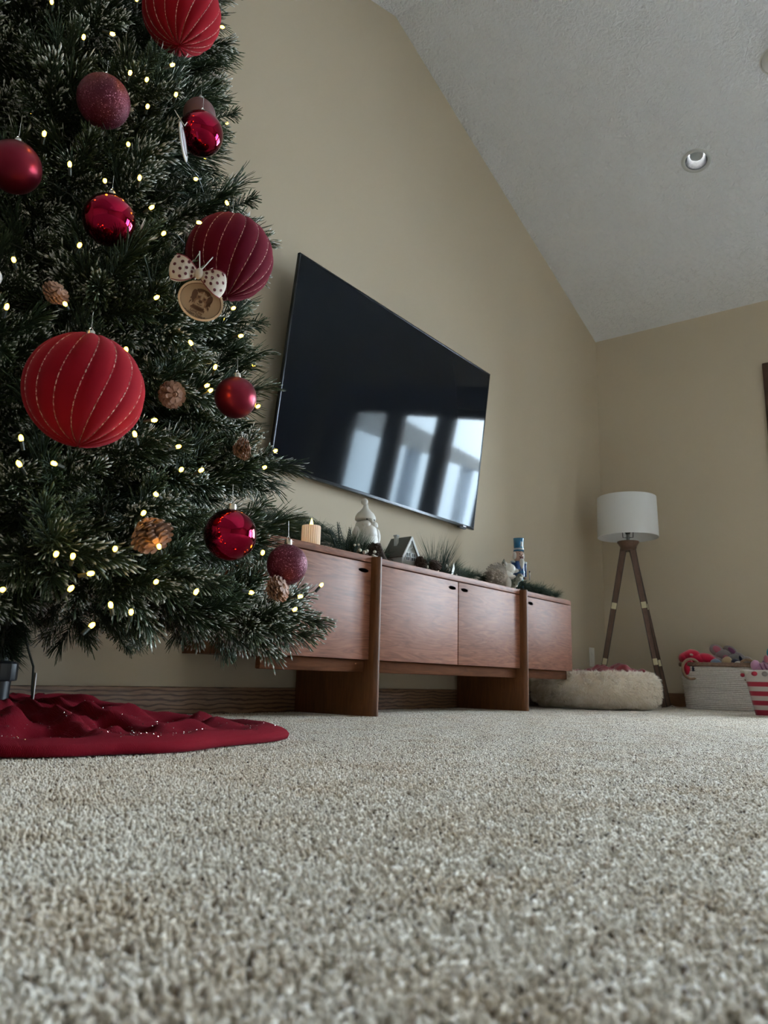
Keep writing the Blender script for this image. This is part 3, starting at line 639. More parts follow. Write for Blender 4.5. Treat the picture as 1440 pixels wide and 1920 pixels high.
tb = MB().ball(tuple(MSb @ Vector((-.022, .03, .300))), .036, 28, 18).build('toy_ball', M['tealgloss'], angle=None); tag(tb, 'shiny teal ball on top of the plush toys in the striped bin', 'ball')
tg = MB().ball(tuple(MSb @ Vector((-.04, .045, .245))), (.05, .045, .032), 24, 14).build('plush_cushion', M['plmauve'], angle=None); tag(tg, 'dark mauve plush lump under the teal ball', 'plush toy')
MBk = _k

# ------------------------------------------------------------------ things on the media console
ZT = CZ1+.0003
M['wax'] = mat('ivory_fluted_wax', (.86, .80, .72), .5, sss=.3, spec=.3)
M['glow'] = mat('warm_inner_glow', (.95, .62, .3), .5, emit=(1.0, .42, .10), es=1.2)
M['flame'] = mat('led_flame', (1, .8, .4), .4, emit=(1.0, .72, .12), es=7)
cx, cy = 1.852, 1.718
cn = empty('pillar_candle', (cx, cy, ZT), 'ivory fluted flameless pillar candle glowing on the console', 'candle')
NF = 26
pts = [((.0302+.0011*(1 if i % 4 in (0, 1) else -1))*math.cos(2*PI*i/(NF*4)), (.0302+.0011*(1 if i % 4 in (0, 1) else -1))*math.sin(2*PI*i/(NF*4))) for i in range(NF*4)]
cm = MB(); nP = len(pts)
lv = [(0, .96), (.003, 1), (.062, 1), (.066, .96), (.066, .80), (.060, .76)]
cm.add([(x*k+cx, y*k+cy, ZT+z) for z, k in lv for x, y in pts]+[(cx, cy, ZT), (cx, cy, ZT+.059)],
       [(j*nP+i, j*nP+(i+1) % nP, (j+1)*nP+(i+1) % nP, (j+1)*nP+i) for j in range(len(lv)-1) for i in range(nP)]+[(nP*6, (i+1) % nP, i) for i in range(nP)]+[(nP*6+1, 5*nP+i, 5*nP+(i+1) % nP) for i in range(nP)])
cm.build('wax_body', M['wax'], cn, angle=25)
MB().lathe([(0, .060), (.004, .062), (.0062, .068), (.0045, .078), (.0015, .088), (0, .092)], 20, T(cx, cy, ZT)).build('flame', M['flame'], cn)
pl = bpy.data.lights.new('candle_glow', 'POINT'); pl.energy = .35; pl.color = (1, .55, .2); pl.shadow_soft_size = .006
po = bpy.data.objects.new('candle_glow', pl); COL.objects.link(po); po.parent = cn; po.location = (0, 0, .075)
M['wax'].node_tree.nodes['Principled BSDF'].inputs['Emission Color'].default_value = (1, .55, .25, 1)   # the led inside shines through the wax
M['wax'].node_tree.nodes['Principled BSDF'].inputs['Emission Strength'].default_value = .10

# --- greenery pieces: needles as thin 3-sided prisms
def needle(mb, p, d, L, r, bend=.0, fr=0.0, tipr=None, droop=Vector((0, 0, -1))):
    d = d.normalized(); s_ = d.orthogonal().normalized(); t_ = d.cross(s_)
    tr_ = tipr if tipr else r*.75
    q1 = p+d*L*.6; q2 = p+(d+droop*bend).normalized()*L
    vs_ = []
    for c_, k in ((p, r), (q1+(q2-p-d*L)*.25, tr_)):
        for a in (0, 2.094, 4.189): vs_.append(c_+k*(math.cos(a)*s_+math.sin(a)*t_))
    vs_.append(q2)
    mb.add(vs_, [(0, 1, 4, 3), (1, 2, 5, 4), (2, 0, 3, 5), (3, 4, 6), (4, 5, 6), (5, 3, 6)], a=[0, 0, 0, fr*.6, fr*.6, fr*.6, fr])
M['green'] = attr_mat('artificial_pine_green', 'frost', (.012, .026, .012), (.82, .83, .79), .6, spec=.3, stops=[(.34, (.030, .055, .016)), (.54, (.10, .13, .07)), (.66, (.46, .48, .43))])
M['gpine'] = attr_mat('garland_green', 'frost', (.010, .030, .020), (.10, .15, .08), .55, spec=.3)
M['twig'] = mat('brown_twig', (.07, .042, .028), .8)
M['cone'] = mat('pine_cone_scale', (.16, .075, .045), .65, var=(90, (.26, .145, .095)))
M['conetip'] = mat('pale_cone_tip', (.34, .22, .16), .7)
def pine_cone(mb, c, r, L, axis=(0, 0, 1), rows=9, seed=0):
    """overlapping scales on a spindle; scales are small curved shells"""
    Q = T(*c) @ aim(axis); g = random.Random(seed)
    mb.lathe([(0, -L*.5), (r*.3, -L*.4), (r*.36, 0), (r*.2, L*.4), (0, L*.5)], 12, Q)
    k = 0
    for row in range(rows):
        f_ = row/(rows-1); z = -L*.42+L*.84*f_; rad = r*(math.sin(PI*(.22+.66*(1-f_)))**.8)
        n = max(5, int(9*rad/r)+1); op = .95+.45*f_
        for i in range(n):
            t = 2*PI*(i+.5*(row % 2))/n+g.uniform(-.1, .1); w_ = rad*2*PI/n*.62
            o_ = Vector((math.cos(t), math.sin(t), 0)); s_ = Vector((-math.sin(t), math.cos(t), 0))
            d = (o_*math.sin(op+.35)+Vector((0, 0, 1))*math.cos(op+.35)).normalized(); ln = rad*.82; up = s_.cross(d)*-1
            p0 = o_*rad*.34+Vector((0, 0, z)); p1 = p0+d*ln*.7; p2 = p0+d*ln+up*ln*.12
            th = up*r*.085
            vv = [p0-s_*w_*.3, p0+s_*w_*.3, p1+s_*w_*.5, p2+s_*w_*.25, p2-s_*w_*.25, p1-s_*w_*.5]
            vv = vv+[v-th for v in vv]
            mb.add(vv, [(0, 1, 2, 5), (5, 2, 3, 4), (11, 8, 7, 6), (10, 9, 8, 11)]+[(a, (a+1) % 6+6 if False else a+6, (a+1) % 6+6, (a+1) % 6) for a in range(6)], Q)
            k += 1
# spray of long arcing needles (left mound), short cedar, spiky long pick
def arc_spray(mb, c, ax, n, L, spread, r, g, bend=.5, fr=(.0, .5)):
    ax = Vector(ax).normalized()
    for _ in range(n):
        d = (ax+Vector((g.uniform(-1, 1), g.uniform(-1, 1), g.uniform(-1, 1)))*spread).normalized()
        needle(mb, Vector(c)+Vector((g.uniform(-1, 1), g.uniform(-1, 1), g.uniform(-1, 1)))*.008, d, L*g.uniform(.65, 1.05), r, bend*g.uniform(.5, 1.3), g.uniform(*fr))
g = random.Random(11)
ga = empty('evergreen_garland', (2.7, 1.93, ZT), 'dark green artificial pine garland lying along the back of the console', 'garland')
st = MB(); gp = [Vector((1.66+2.08*i/40, 1.935+.015*math.sin(i*.9), ZT+.018+.006*math.sin(i*1.7))) for i in range(41)]
st.tube(gp, .004, 6); st.build('stem', M['twig'], ga)
hump = {}
def hgt(x):   # how tall the greenery stands along the console
    return .055+.060*math.exp(-((x-1.86)/.17)**2)+.030*math.exp(-((x-2.15)/.12)**2)+.030*math.exp(-((x-2.60)/.15)**2)+.02*math.exp(-((x-3.02)/.12)**2)+.050*math.exp(-((x-3.50)/.15)**2)
for i in range(46):
    x = 1.69+i*.0458; y = 1.90+g.uniform(-.05, .02)
    if 3.36 < x < 3.56: y = 1.94
    H = hgt(x)*.9; sp = MB(); s_ = g.choice((-1, 1))
    spine = [Vector((x, y, ZT+.012)), Vector((x+.03*s_, y-.02, ZT+H*.6)), Vector((x+.07*s_, y-.045, ZT+H*.85)), Vector((x+.11*s_, y-.07, ZT+H*.75))]
    spine = [Vector((min(3.72, q.x), max(1.75, q.y), q.z)) for q in spine]
    sp.tube(spine, [.0022, .0018, .0014, .001], 5)
    for _ in range(230):
        k = g.random()*3; j = min(2, int(k)); p = spine[j].lerp(spine[j+1], k-j); ax = (spine[j+1]-spine[j]).normalized()
        rr_ = Vector((g.uniform(-1, 1), g.uniform(-.7, 1), g.uniform(-.5, 1)))
        d = (ax*.8+rr_*.75).normalized(); L = g.uniform(.03, .062)
        if p.z+d.z*L < ZT+.002: d.z = abs(d.z)*.3
        if p.y+d.y*L > YW-.01: d.y = -abs(d.y)
        needle(sp, p, d, L, .00055, .10, g.uniform(.0, .7), droop=Vector((.1, 0, -.2)))
    sp.build('sprig', M['gpine'], ga, attr='frost', angle=None)
for i in range(9):       # greenery round the feet of the nutcracker and along the right end
    sp = MB(); x = 3.40+i*.042; y = 1.745+.05*(i % 2)+(.03 if i < 3 else 0); H = .085*(1-.06*i)
    spine = [Vector((x-.03, y+.05, ZT+.012)), Vector((x, y+.02, ZT+H*.7)), Vector((x+.045, y, ZT+H*.75)), Vector((min(3.75, x+.085), y-.01, ZT+H*.4))]
    sp.tube(spine, [.0022, .0018, .0014, .001], 5)
    for _ in range(230):
        k = g.random()*3; j = min(2, int(k)); p = spine[j].lerp(spine[j+1], k-j); ax = (spine[j+1]-spine[j]).normalized()
        d = (ax*.8+Vector((g.uniform(-1, 1), g.uniform(-.7, 1), g.uniform(-.5, 1)))*.7).normalized(); L = g.uniform(.03, .06)
        if p.z+d.z*L < ZT+.002: d.z = abs(d.z)*.3
        needle(sp, p, d, L, .0006, .10, g.uniform(.0, .7), droop=Vector((.1, 0, -.2)))
    sp.build('sprig', M['gpine'], ga, attr='frost', angle=None)
# arching bundle behind the candle
ab = MB()
for _ in range(900):
    t0 = g.uniform(-1, 1); c0_ = Vector((1.86+.13*t0+g.uniform(-.02, .02), 1.87+g.uniform(-.03, .03), ZT+.012)); pk = g.uniform(.055, .125)*(1-.45*t0*t0)
    dx = g.uniform(.05, .14)*g.choice((-1, 1)); pp = [c0_, c0_+Vector((dx*.35, -.01, pk*.9)), c0_+Vector((dx, -.025, pk)), c0_+Vector((dx*1.7, -.03, pk*.7))]
    ab.tube([pp[0], pp[0].lerp(pp[1], .6), pp[1].lerp(pp[2], .5), pp[2], pp[3]], [.0008, .0008, .0007, .0006, .0003], 3, cap=False, a=g.uniform(0, .6))
ab.build('arching_needles', M['gpine'], ga, attr='frost', angle=None)

# pine pick with berries and cone in front of the white figurine
pk = empty('berry_pick', (2.14, 1.735, ZT), 'small pine pick with white berries and a cone before the white figurine', 'greenery')
n1_ = MB()
for c_, ax, n_s, L in (((2.10, 1.74, ZT+.012), (-.1, -.1, 1), 90, .105), ((2.15, 1.745, ZT+.012), (.25, -.1, 1), 90, .10), ((2.22, 1.76, ZT+.010), (.8, -.1, .6), 50, .085), ((2.06, 1.75, ZT+.008), (-.7, .1, .5), 60, .07)):
    arc_spray(n1_, c_, ax, n_s, L, .42, .0006, g, .15, (.1, 1))
n1_.build('needles', M['gpine'], pk, attr='frost', angle=None)
ce = MB()
for bx, lean, hh in ((2.035, -.03, .092), (2.06, .01, .085), (2.015, -.05, .065)):   # cedar sprig with stubby side twigs
    base = Vector((bx+.02, 1.75, ZT+.004)); top = Vector((bx+lean, 1.735, ZT+hh)); ce.tube([base, top], [.0014, .0008], 5)
    for j in range(9):
        p = base.lerp(top, .25+.75*j/8)
        for s_ in (-1, 1):
            q = p+Vector((s_*.016*(1.15-j/9), 0, .009)); ce.tube([p, q], [.0011, .0012], 5)
            for e_ in (-1, 1): ce.tube([p.lerp(q, .6), p.lerp(q, .6)+Vector((s_*.003, 0, e_*.006+.004))], .0011, 4)
ce.build('cedar_sprig', M['gpine'], pk, attr='frost', angle=None)
M['berry'] = mat('pale_waxy_berry', (.62, .60, .52), .35)
for bx, by, bz, r in ((2.085, 1.70, .018, .0070), (2.105, 1.695, .013, .0068), (2.125, 1.70, .021, .0066), (2.155, 1.695, .008, .006), (2.17, 1.70, .024, .006), (2.075, 1.715, .036, .0045), (2.095, 1.715, .040, .0045), (2.16, 1.692, .006, .0055)):
    MB().ball((bx, by, ZT+bz), r, 14, 9).build('berry', M['berry'], pk)
pc = MB(); pine_cone(pc, (2.195, 1.725, ZT+.034), .026, .062, (.25, -.25, 1), 8, 3); pc.build('cone', M['twig'], pk, smooth=False)
bn = MB()
for _ in range(26):
    a = Vector((2.205+g.uniform(-.01, .01), 1.71, ZT+.062)); bn.tube([a, a+Vector((g.uniform(.0, .05), g.uniform(-.02, .01), -.058))], .0011, 4)
bn.build('twig_bundle', M['twig'], pk)

# white gnome figurine
sg = empty('white_gnome', (2.235, 1.80, ZT), 'white ceramic bearded gnome figurine with a pom-pom hat', 'figurine')
M['cer'] = mat('white_matt_ceramic', (.74, .72, .68), .55, coat=.2, bump=(120, .25, .001))
gx, gy = 2.235, 1.80
GM = T(gx, gy, ZT) @ rotz(-.35)
MB().lathe([(0, 0), (.046, 0), (.052, .01), (.054, .05), (.050, .09), (.042, .125), (.035, .150), (.0, .165)], 32, GM).build('body', M['cer'], sg)
hb = MB().lathe([(.002, .160), (.036, .159), (.0395, .163), (.0385, .173), (.032, .186), (.020, .197), (.0115, .208), (.008, .222), (0, .226)], 32, GM @ Matrix.Rotation(0.0, 4, 'Y')); hb.build('hat', M['cer'], sg)
MB().ball((-.006, 0, .232), .0135, 20, 14, GM).build('pompom', M['cer'], sg)
be = MB()
for x, y, z, rx, ry, rz_ in ((-.015, -.034, .140, .018, .014, .014), (.016, -.034, .139, .018, .014, .014), (0, -.034, .112, .028, .019, .030), (0, -.036, .080, .018, .014, .026), (-.020, -.030, .110, .013, .013, .026), (.021, -.030, .108, .013, .013, .026)): fuzz(be, (x, y, z), (rx, ry, rz_), GM, .10)
be.build('beard', M['cer'], sg, angle=None)
MB().ball((0, -.044, .153), (.009, .008, .008), 16, 10, GM).build('nose', M['cer'], sg)
for s_ in (-1, 1): MB().ball((s_*.015, -.0375, .158), (.0042, .0022, .0030), 10, 8, GM).build('eye', M['black'], sg)
for s_ in (-1, 1): fb_ = MB(); fuzz(fb_, (s_*.045, -.012, .10), (.013, .016, .032), GM, .05); fb_.build('arm', M['cer'], sg, angle=None)

# little lit-style cottage
ho = empty('cottage', (2.435, 1.765, ZT), 'small ornamental gabled cottage with dark roof on the console', 'ornament')
HM = T(2.435, 1.775, ZT) @ rotz(-.10)
M['plaster'] = mat('grey_white_cottage_wall', (.42, .43, .42), .8); M['roofd'] = mat('dark_shingle', (.10, .10, .085), .8, bump=(140, .6, .002)); M['snow'] = mat('white_frost_trim', (.72, .74, .74), .8, bump=(300, .5, .001))
hw, hd, he, ha = .046, .045, .048, .122
MXZ = HM @ Matrix(((1, 0, 0, 0), (0, 0, 1, -hd), (0, 1, 0, 0), (0, 0, 0, 1)))
MB().prism([(-hw, 0), (hw, 0), (hw, he), (0, ha-.006), (-hw, he)], 2*hd, MXZ).build('walls', M['plaster'], ho, smooth=False)
sl = math.atan2(ha-he, hw)
for s_ in (-1, 1):
    RM_ = HM @ T(0, 0, ha) @ Matrix.Rotation(s_*sl, 4, 'Y')
    L_ = math.hypot(hw, ha-he)+.012
    rf = MB().box((0 if s_ > 0 else -L_, -hd-.008, -.001), (L_ if s_ > 0 else 0, hd+.008, .005), .001, RM_).build('roof', M['roofd'], ho)
    tr_ = MB().box((0 if s_ > 0 else -L_, -hd-.0105, -.007), (L_ if s_ > 0 else 0, -hd-.0078, .003), .0008, RM_).build('bargeboard', M['snow'], ho)
MB().box((-.030, .0, .088), (-.016, .014, .128), .001, HM).box((-.032, -.002, .126), (-.014, .016, .132), .001, HM).build('chimney', M['plaster'], ho)
for x0 in (-.026, .006):
    wd_ = MB().box((x0, -hd-.002, .030), (x0+.020, -hd-.0005, .058), 0, HM).build('window', M['black'], ho, smooth=False)
    MB().box((x0-.002, -hd-.004, .028), (x0, -hd-.001, .060), 0, HM).box((x0+.020, -hd-.004, .028), (x0+.022, -hd-.001, .060), 0, HM).box((x0, -hd-.004, .058), (x0+.02, -hd-.001, .060), 0, HM).box((x0, -hd-.004, .028), (x0+.02, -hd-.001, .030), 0, HM).box((x0+.009, -hd-.004, .03), (x0+.011, -hd-.001, .058), 0, HM).box((x0, -hd-.004, .043), (x0+.02, -hd-.001, .045), 0, HM).build('window_frame', M['snow'], wd_, smooth=False)
tf = MB()
for k in range(3): tf.tube([HM @ Vector((0, -hd-.003, .094)), HM @ Vector((.011*math.cos(PI/2+k*2.094), -hd-.003, .094+.011*math.sin(PI/2+k*2.094)))], .0013, 5)
tf.tube([HM @ Vector((.011*math.cos(2*PI*i/24), -hd-.003, .090+.013*math.sin(2*PI*i/24))) for i in range(24)], .0012, 5, closed=True)
tf.build('gable_tracery', M['snow'], ho)
ck = MB(); pine_cone(ck, (2.462, 1.703, ZT+.023), .023, .046, (.6, -.4, .6), 8, 5)
tag(ck.build('pine_cone', M['twig'], smooth=False), 'dark brown pine cone leaning on the front of the cottage', 'pine cone')

# tall spiky pine pick with feather
sk = empty('spiky_pine_pick', (2.70, 1.77, ZT), 'tall spiky long-needled pine pick right of the cottage', 'greenery')
nn_ = MB()
arc_spray(nn_, (2.66, 1.775, ZT+.012), (-.35, -.1, 1), 60, .185, .50, .0007, g, .10, (.1, .9))
arc_spray(nn_, (2.72, 1.775, ZT+.012), (.35, -.1, 1), 50, .180, .22, .0011, g, .02, (.0, .5))
arc_spray(nn_, (2.76, 1.775, ZT+.010), (.85, -.1, .75), 60, .14, .25, .0009, g, .05, (.0, .6))
arc_spray(nn_, (2.78, 1.775, ZT+.008), (1, -.05, .32), 90, .16, .3, .0006, g, .1, (.1, .9))
arc_spray(nn_, (2.63, 1.765, ZT+.008), (-1, -.2, .35), 60, .11, .3, .0006, g, .1, (.1, .8))
arc_spray(nn_, (2.70, 1.755, ZT+.008), (.1, -.3, .5), 120, .06, .8, .0008, g, .1, (.0, .4))
nn_.build('needles', M['gpine'], sk, attr='frost', angle=None)
MB().add([(2.735, 1.735, ZT+.012), (2.742, 1.733, ZT+.04), (2.752, 1.732, ZT+.066), (2.758, 1.732, ZT+.04), (2.746, 1.734, ZT+.012), (2.745, 1.738, ZT+.03)], [(0, 1, 5), (1, 2, 5), (2, 3, 5), (3, 4, 5), (0, 5, 4), (0, 4, 3, 2, 1)]).build('feather', M['berry'], sk)
for bx, bz in ((2.775, .014), (2.70, .045), (2.722, .030), (2.56, .022), (2.545, .034)): MB().ball((bx, 1.735, ZT+bz), (.004, .004, .007), 10, 8).build('white_bud', M['berry'], sk)
ck2 = MB(); pine_cone(ck2, (2.61, 1.735, ZT+.032), .026, .05, (-.2, -.5, .8), 8, 9); ck2.build('cone', M['twig'], sk, smooth=False)

# white hedgehog figurine
hx, hy = 3.205, 1.752
hg = empty('hedgehog_figurine', (hx, hy, ZT), 'white hedgehog figurine with bark-like spines holding a frosted wreath', 'figurine')
HMt = T(hx, hy, ZT) @ rotz(-.92)        # local +x is the way it faces
M['spine'] = mat('greige_carved_spines', (.38, .33, .28), .8, var=(60, (.56, .52, .46)))
M['moss'] = mat('dark_moss_wreath', (.05, .055, .035), .9, bump=(200, .8, .003), var=(70, (.35, .36, .30)))
bd = MB(); fuzz(bd, (-.018, 0, .058), (.055, .040, .058), HMt, .05); bd.build('back', M['spine'], hg, angle=None)
spn = MB(); gg = random.Random(5)
for i in range(230):
    t = gg.uniform(0, 2*PI); u = gg.uniform(-1, .55)
    n_ = Vector((u, math.sqrt(1-u*u)*math.cos(t), math.sqrt(1-u*u)*math.sin(t)))
    if n_.z < -.55: continue
    p = Vector((-.018+n_.x*.054, n_.y*.040, .058+n_.z*.057)); d = (n_*.7+Vector((-.55, 0, .25))).normalized(); s_ = d.cross(n_).normalized()*.0052; L_ = .016
    if s_.length < 1e-4: continue
    up = n_*.0035
    spn.add([p-s_, p+s_, p+d*L_*.7+s_*.8, p+d*L_, p+d*L_*.7-s_*.8, p+up*1.2+d*L_*.3], [(0, 1, 5), (1, 2, 5), (2, 3, 5), (3, 4, 5), (4, 0, 5), (0, 4, 3, 2, 1)], HMt)
spn.build('spines', M['spine'], hg, smooth=False)
fc = MB(); fuzz(fc, (.030, 0, .096), (.032, .027, .028), HMt, .04); fuzz(fc, (.056, 0, .090), (.022, .012, .011), HMt, .04); fuzz(fc, (.020, 0, .070), (.030, .028, .030), HMt, .04); fc.build('face', M['cer'], hg, angle=None)
MB().ball((.079, 0, .092), .0058, 14, 10, HMt).build('nose', M['black'], hg)
for s_ in (-1, 1): MB().ball((.046, s_*.0185, .103), .0032, 12, 8, HMt).build('eye', M['black'], hg)
for s_ in (-1, 1): ea = MB(); fuzz(ea, (.012, s_*.024, .118), (.006, .009, .010), HMt, .05); ea.build('ear', M['cer'], hg, angle=None)
for s_ in (-1, 1): lg_ = MB(); fuzz(lg_, (.022, s_*.026, .026), (.016, .014, .030), HMt, .05); fuzz(lg_, (.040, s_*.020, .060), (.020, .008, .009), HMt, .05); lg_.build('paw', M['cer'], hg, angle=None)
wr = MB().tube([(.062+.024*math.cos(2*PI*i/28)*.9, .030*math.sin(2*PI*i/28), .036+.030*math.cos(2*PI*i/28)) for i in range(28)], [.012+.003*math.sin(i*2.3) for i in range(28)], 10, closed=True, M=HMt); wr.build('wreath', M['moss'], hg, angle=None)
for k, (a, r) in enumerate(((.3, .010), (1.2, .008), (2.6, .011), (4.1, .009), (5.2, .010))):
    fb_ = MB(); fuzz(fb_, (.070+.02*math.cos(a), .030*math.sin(a), .036+.030*math.cos(a)), r, HMt, .15); fb_.build('snow_clump', M['cer'], hg, angle=None)
MB().lathe([(0, .118), (.009, .120), (.011, .126), (.006, .134), (.002, .142), (0, .146)], 16, HMt @ T(.008, 0, 0)).build('acorn_cap', M['moss'], hg)

# blue nutcracker
NX, NY = 3.505, 1.822
nk = empty('nutcracker', (NX, NY, ZT), 'blue soldier nutcracker with tall blue hat and white beard', 'nutcracker')
NM = T(NX, NY, ZT) @ rotz(.42-.9)
M['nblue'] = mat('glossy_blue_paint', (.012, .05, .17), .25, coat=.6); M['nteal'] = mat('glossy_teal_blue_paint', (.015, .12, .24), .2, coat=.8)
M['skin'] = mat('pink_beige_face_paint', (.52, .34, .27), .5); M['hair'] = mat('white_fluffy_hair', (.74, .73, .70), .95, bump=(250, .6, .002)); M['silver'] = mat('silver_glitter', (.50, .56, .60), .35, metal=.6); M['red'] = mat('dark_red_lip_paint', (.12, .02, .02), .4)
MB().lathe([(0, 0), (.034, 0), (.034, .012), (0, .012)], 28, NM).build('base', M['nblue'], nk)
for s_ in (-1, 1):
    MB().lathe([(0, .012), (.013, .012), (.0125, .05), (.011, .10), (0, .10)], 18, NM @ T(s_*.013, 0, 0)).build('leg', M['black'] if False else M['nteal'], nk)
    MB().lathe([(0, .012), (.0145, .012), (.0145, .045), (0, .046)], 18, NM @ T(s_*.013, -.002, 0)).build('boot', M['black'], nk)
MB().lathe([(0, .095), (.030, .095), (.031, .10), (.029, .13), (.0285, .165), (.024, .176), (0, .178)], 32, NM).build('coat', M['nblue'], nk)
MB().lathe([(.0300, .116), (.0318, .117), (.0318, .125), (.030, .126)], 32, NM).build('belt', M['nteal'], nk)
for s_ in (-1, 1):
    MB().lathe([(0, .10), (.009, .10), (.0095, .16), (.008, .173), (0, .176)], 16, NM @ T(s_*.036, 0, 0)).build('arm', M['nblue'], nk)
    MB().lathe([(0, .168), (.0125, .168), (.0125, .174), (.008, .178), (0, .178)], 18, NM @ T(s_*.036, 0, 0)).build('epaulette', M['silver'], nk)
    MB().ball((s_*.036, -.002, .095), .0085, 12, 8, NM).build('hand', M['skin'], nk)
    MB().ball((s_*.0235, .002, .205), (.010, .014, .020), 14, 10, NM).build('side_hair', M['hair'], nk)
    MB().ball((s_*.0085, -.0225, .212), .0030, 10, 8, NM).build('eye', M['black'], nk)
    MB().tube([(s_*.003, -.0235, .221), (s_*.0085, -.0238, .2235), (s_*.014, -.0215, .221)], .0013, 5, M=NM).build('eyebrow', M['black'], nk)
    MB().tube([(0, -.025, .199), (s_*.007, -.0252, .1975), (s_*.013, -.0225, .200)], .0018, 6, M=NM).build('moustache', M['black'], nk)
MB().lathe([(0, .176), (.020, .178), (.0235, .185), (.024, .20), (.0235, .225), (0, .23)], 32, NM).build('head', M['skin'], nk)
MB().ball((0, -.026, .206), (.0042, .006, .005), 12, 8, NM).build('nose', M['skin'], nk)
MB().box((-.010, -.0262, .1885), (.010, -.022, .1955), .001, NM).build('mouth', M['red'], nk)
br_ = MB(); br_.lathe([(0, 0), (.008, -.004), (.0125, -.016), (.0115, -.032), (.006, -.05), (0, -.058)], 16, NM @ T(0, -.0265, .190)); br_.build('beard', M['hair'], nk)
MB().ball((0, .008, .205), (.026, .020, .024), 18, 12, NM).build('back_hair', M['hair'], nk)
MB().lathe([(0, .226), (.026, .226), (.0275, .229), (.026, .233), (.0245, .236), (.0270, .292), (.0275, .294), (0, .296)], 36, NM).build('hat', M['nteal'], nk)
MB().lathe([(.0248, .2335), (.0275, .235), (.0275, .241), (.0250, .242)], 32, NM).build('hat_band', M['silver'], nk)
MB().box((-.006, -.0275, .25), (.006, -.0245, .275), .002, NM).build('hat_emblem', M['silver'], nk)
MB().tube([(.056, -.012, .085), (.056, -.012, .125)], .0022, 8, M=NM).ball((.056, -.012, .128), .004, 10, 8, NM).build('staff', M['black'], nk)

# ------------------------------------------------------------------ christmas tree
TX_, TY_ = .78, 1.53
ct = empty('christmas_tree', (TX_, TY_, 0), 'tall frosted artificial Christmas tree at the left, prelit in warm white', 'tree')
M['pole'] = mat('dark_green_pole', (.02, .03, .022), .5); M['stand'] = mat('black_stand_plastic', (.012, .014, .018), .35)
MB().lathe([(0, .05), (.016, .05), (.016, 2.50), (0, 2.52)], 16, T(TX_, TY_, 0)).build('pole', M['pole'], ct)
sm = MB().lathe([(0, .0), (.021, .0), (.024, .108), (0, .108)], 28, T(TX_, TY_, 0))
for k in range(4):
    a = PI/4+k*PI/2; dv = Vector((math.cos(a), math.sin(a), 0)); p0 = Vector((TX_, TY_, .055))
    sm.tube([p0+dv*.015, p0+dv*.12-Vector((0, 0, .022)), p0+dv*.26-Vector((0, 0, .048))], [.012, .011, .006], 8)
sm.build('stand', M['stand'], ct)
cl = MB(); vs_ = []; 
cl.lathe([(.020, .100), (.0315, .102), (.0325, .106), (.0325, .134), (.030, .138), (.015, .140)], 32, T(TX_, TY_, 0), wob=lambda t, j: 1+.05*(1 if math.sin(t*12) > 0 else 0)*(1 if 0 < j < 4 else 0))
cl.build('stand_collar', M['stand'], ct, angle=20)
def rz(z):
    tb_ = [(0.1, .58), (.2, .60), (.25, .62), (.42, .51), (.5, .485), (.62, .495), (.7, .475), (.9, .46), (1.2, .42), (1.42, .39), (1.62, .345), (1.75, .32), (2.2, .17), (2.5, .04), (3, .01)]
    return float(np.interp(z, [a for a, b in tb_], [b for a, b in tb_]))

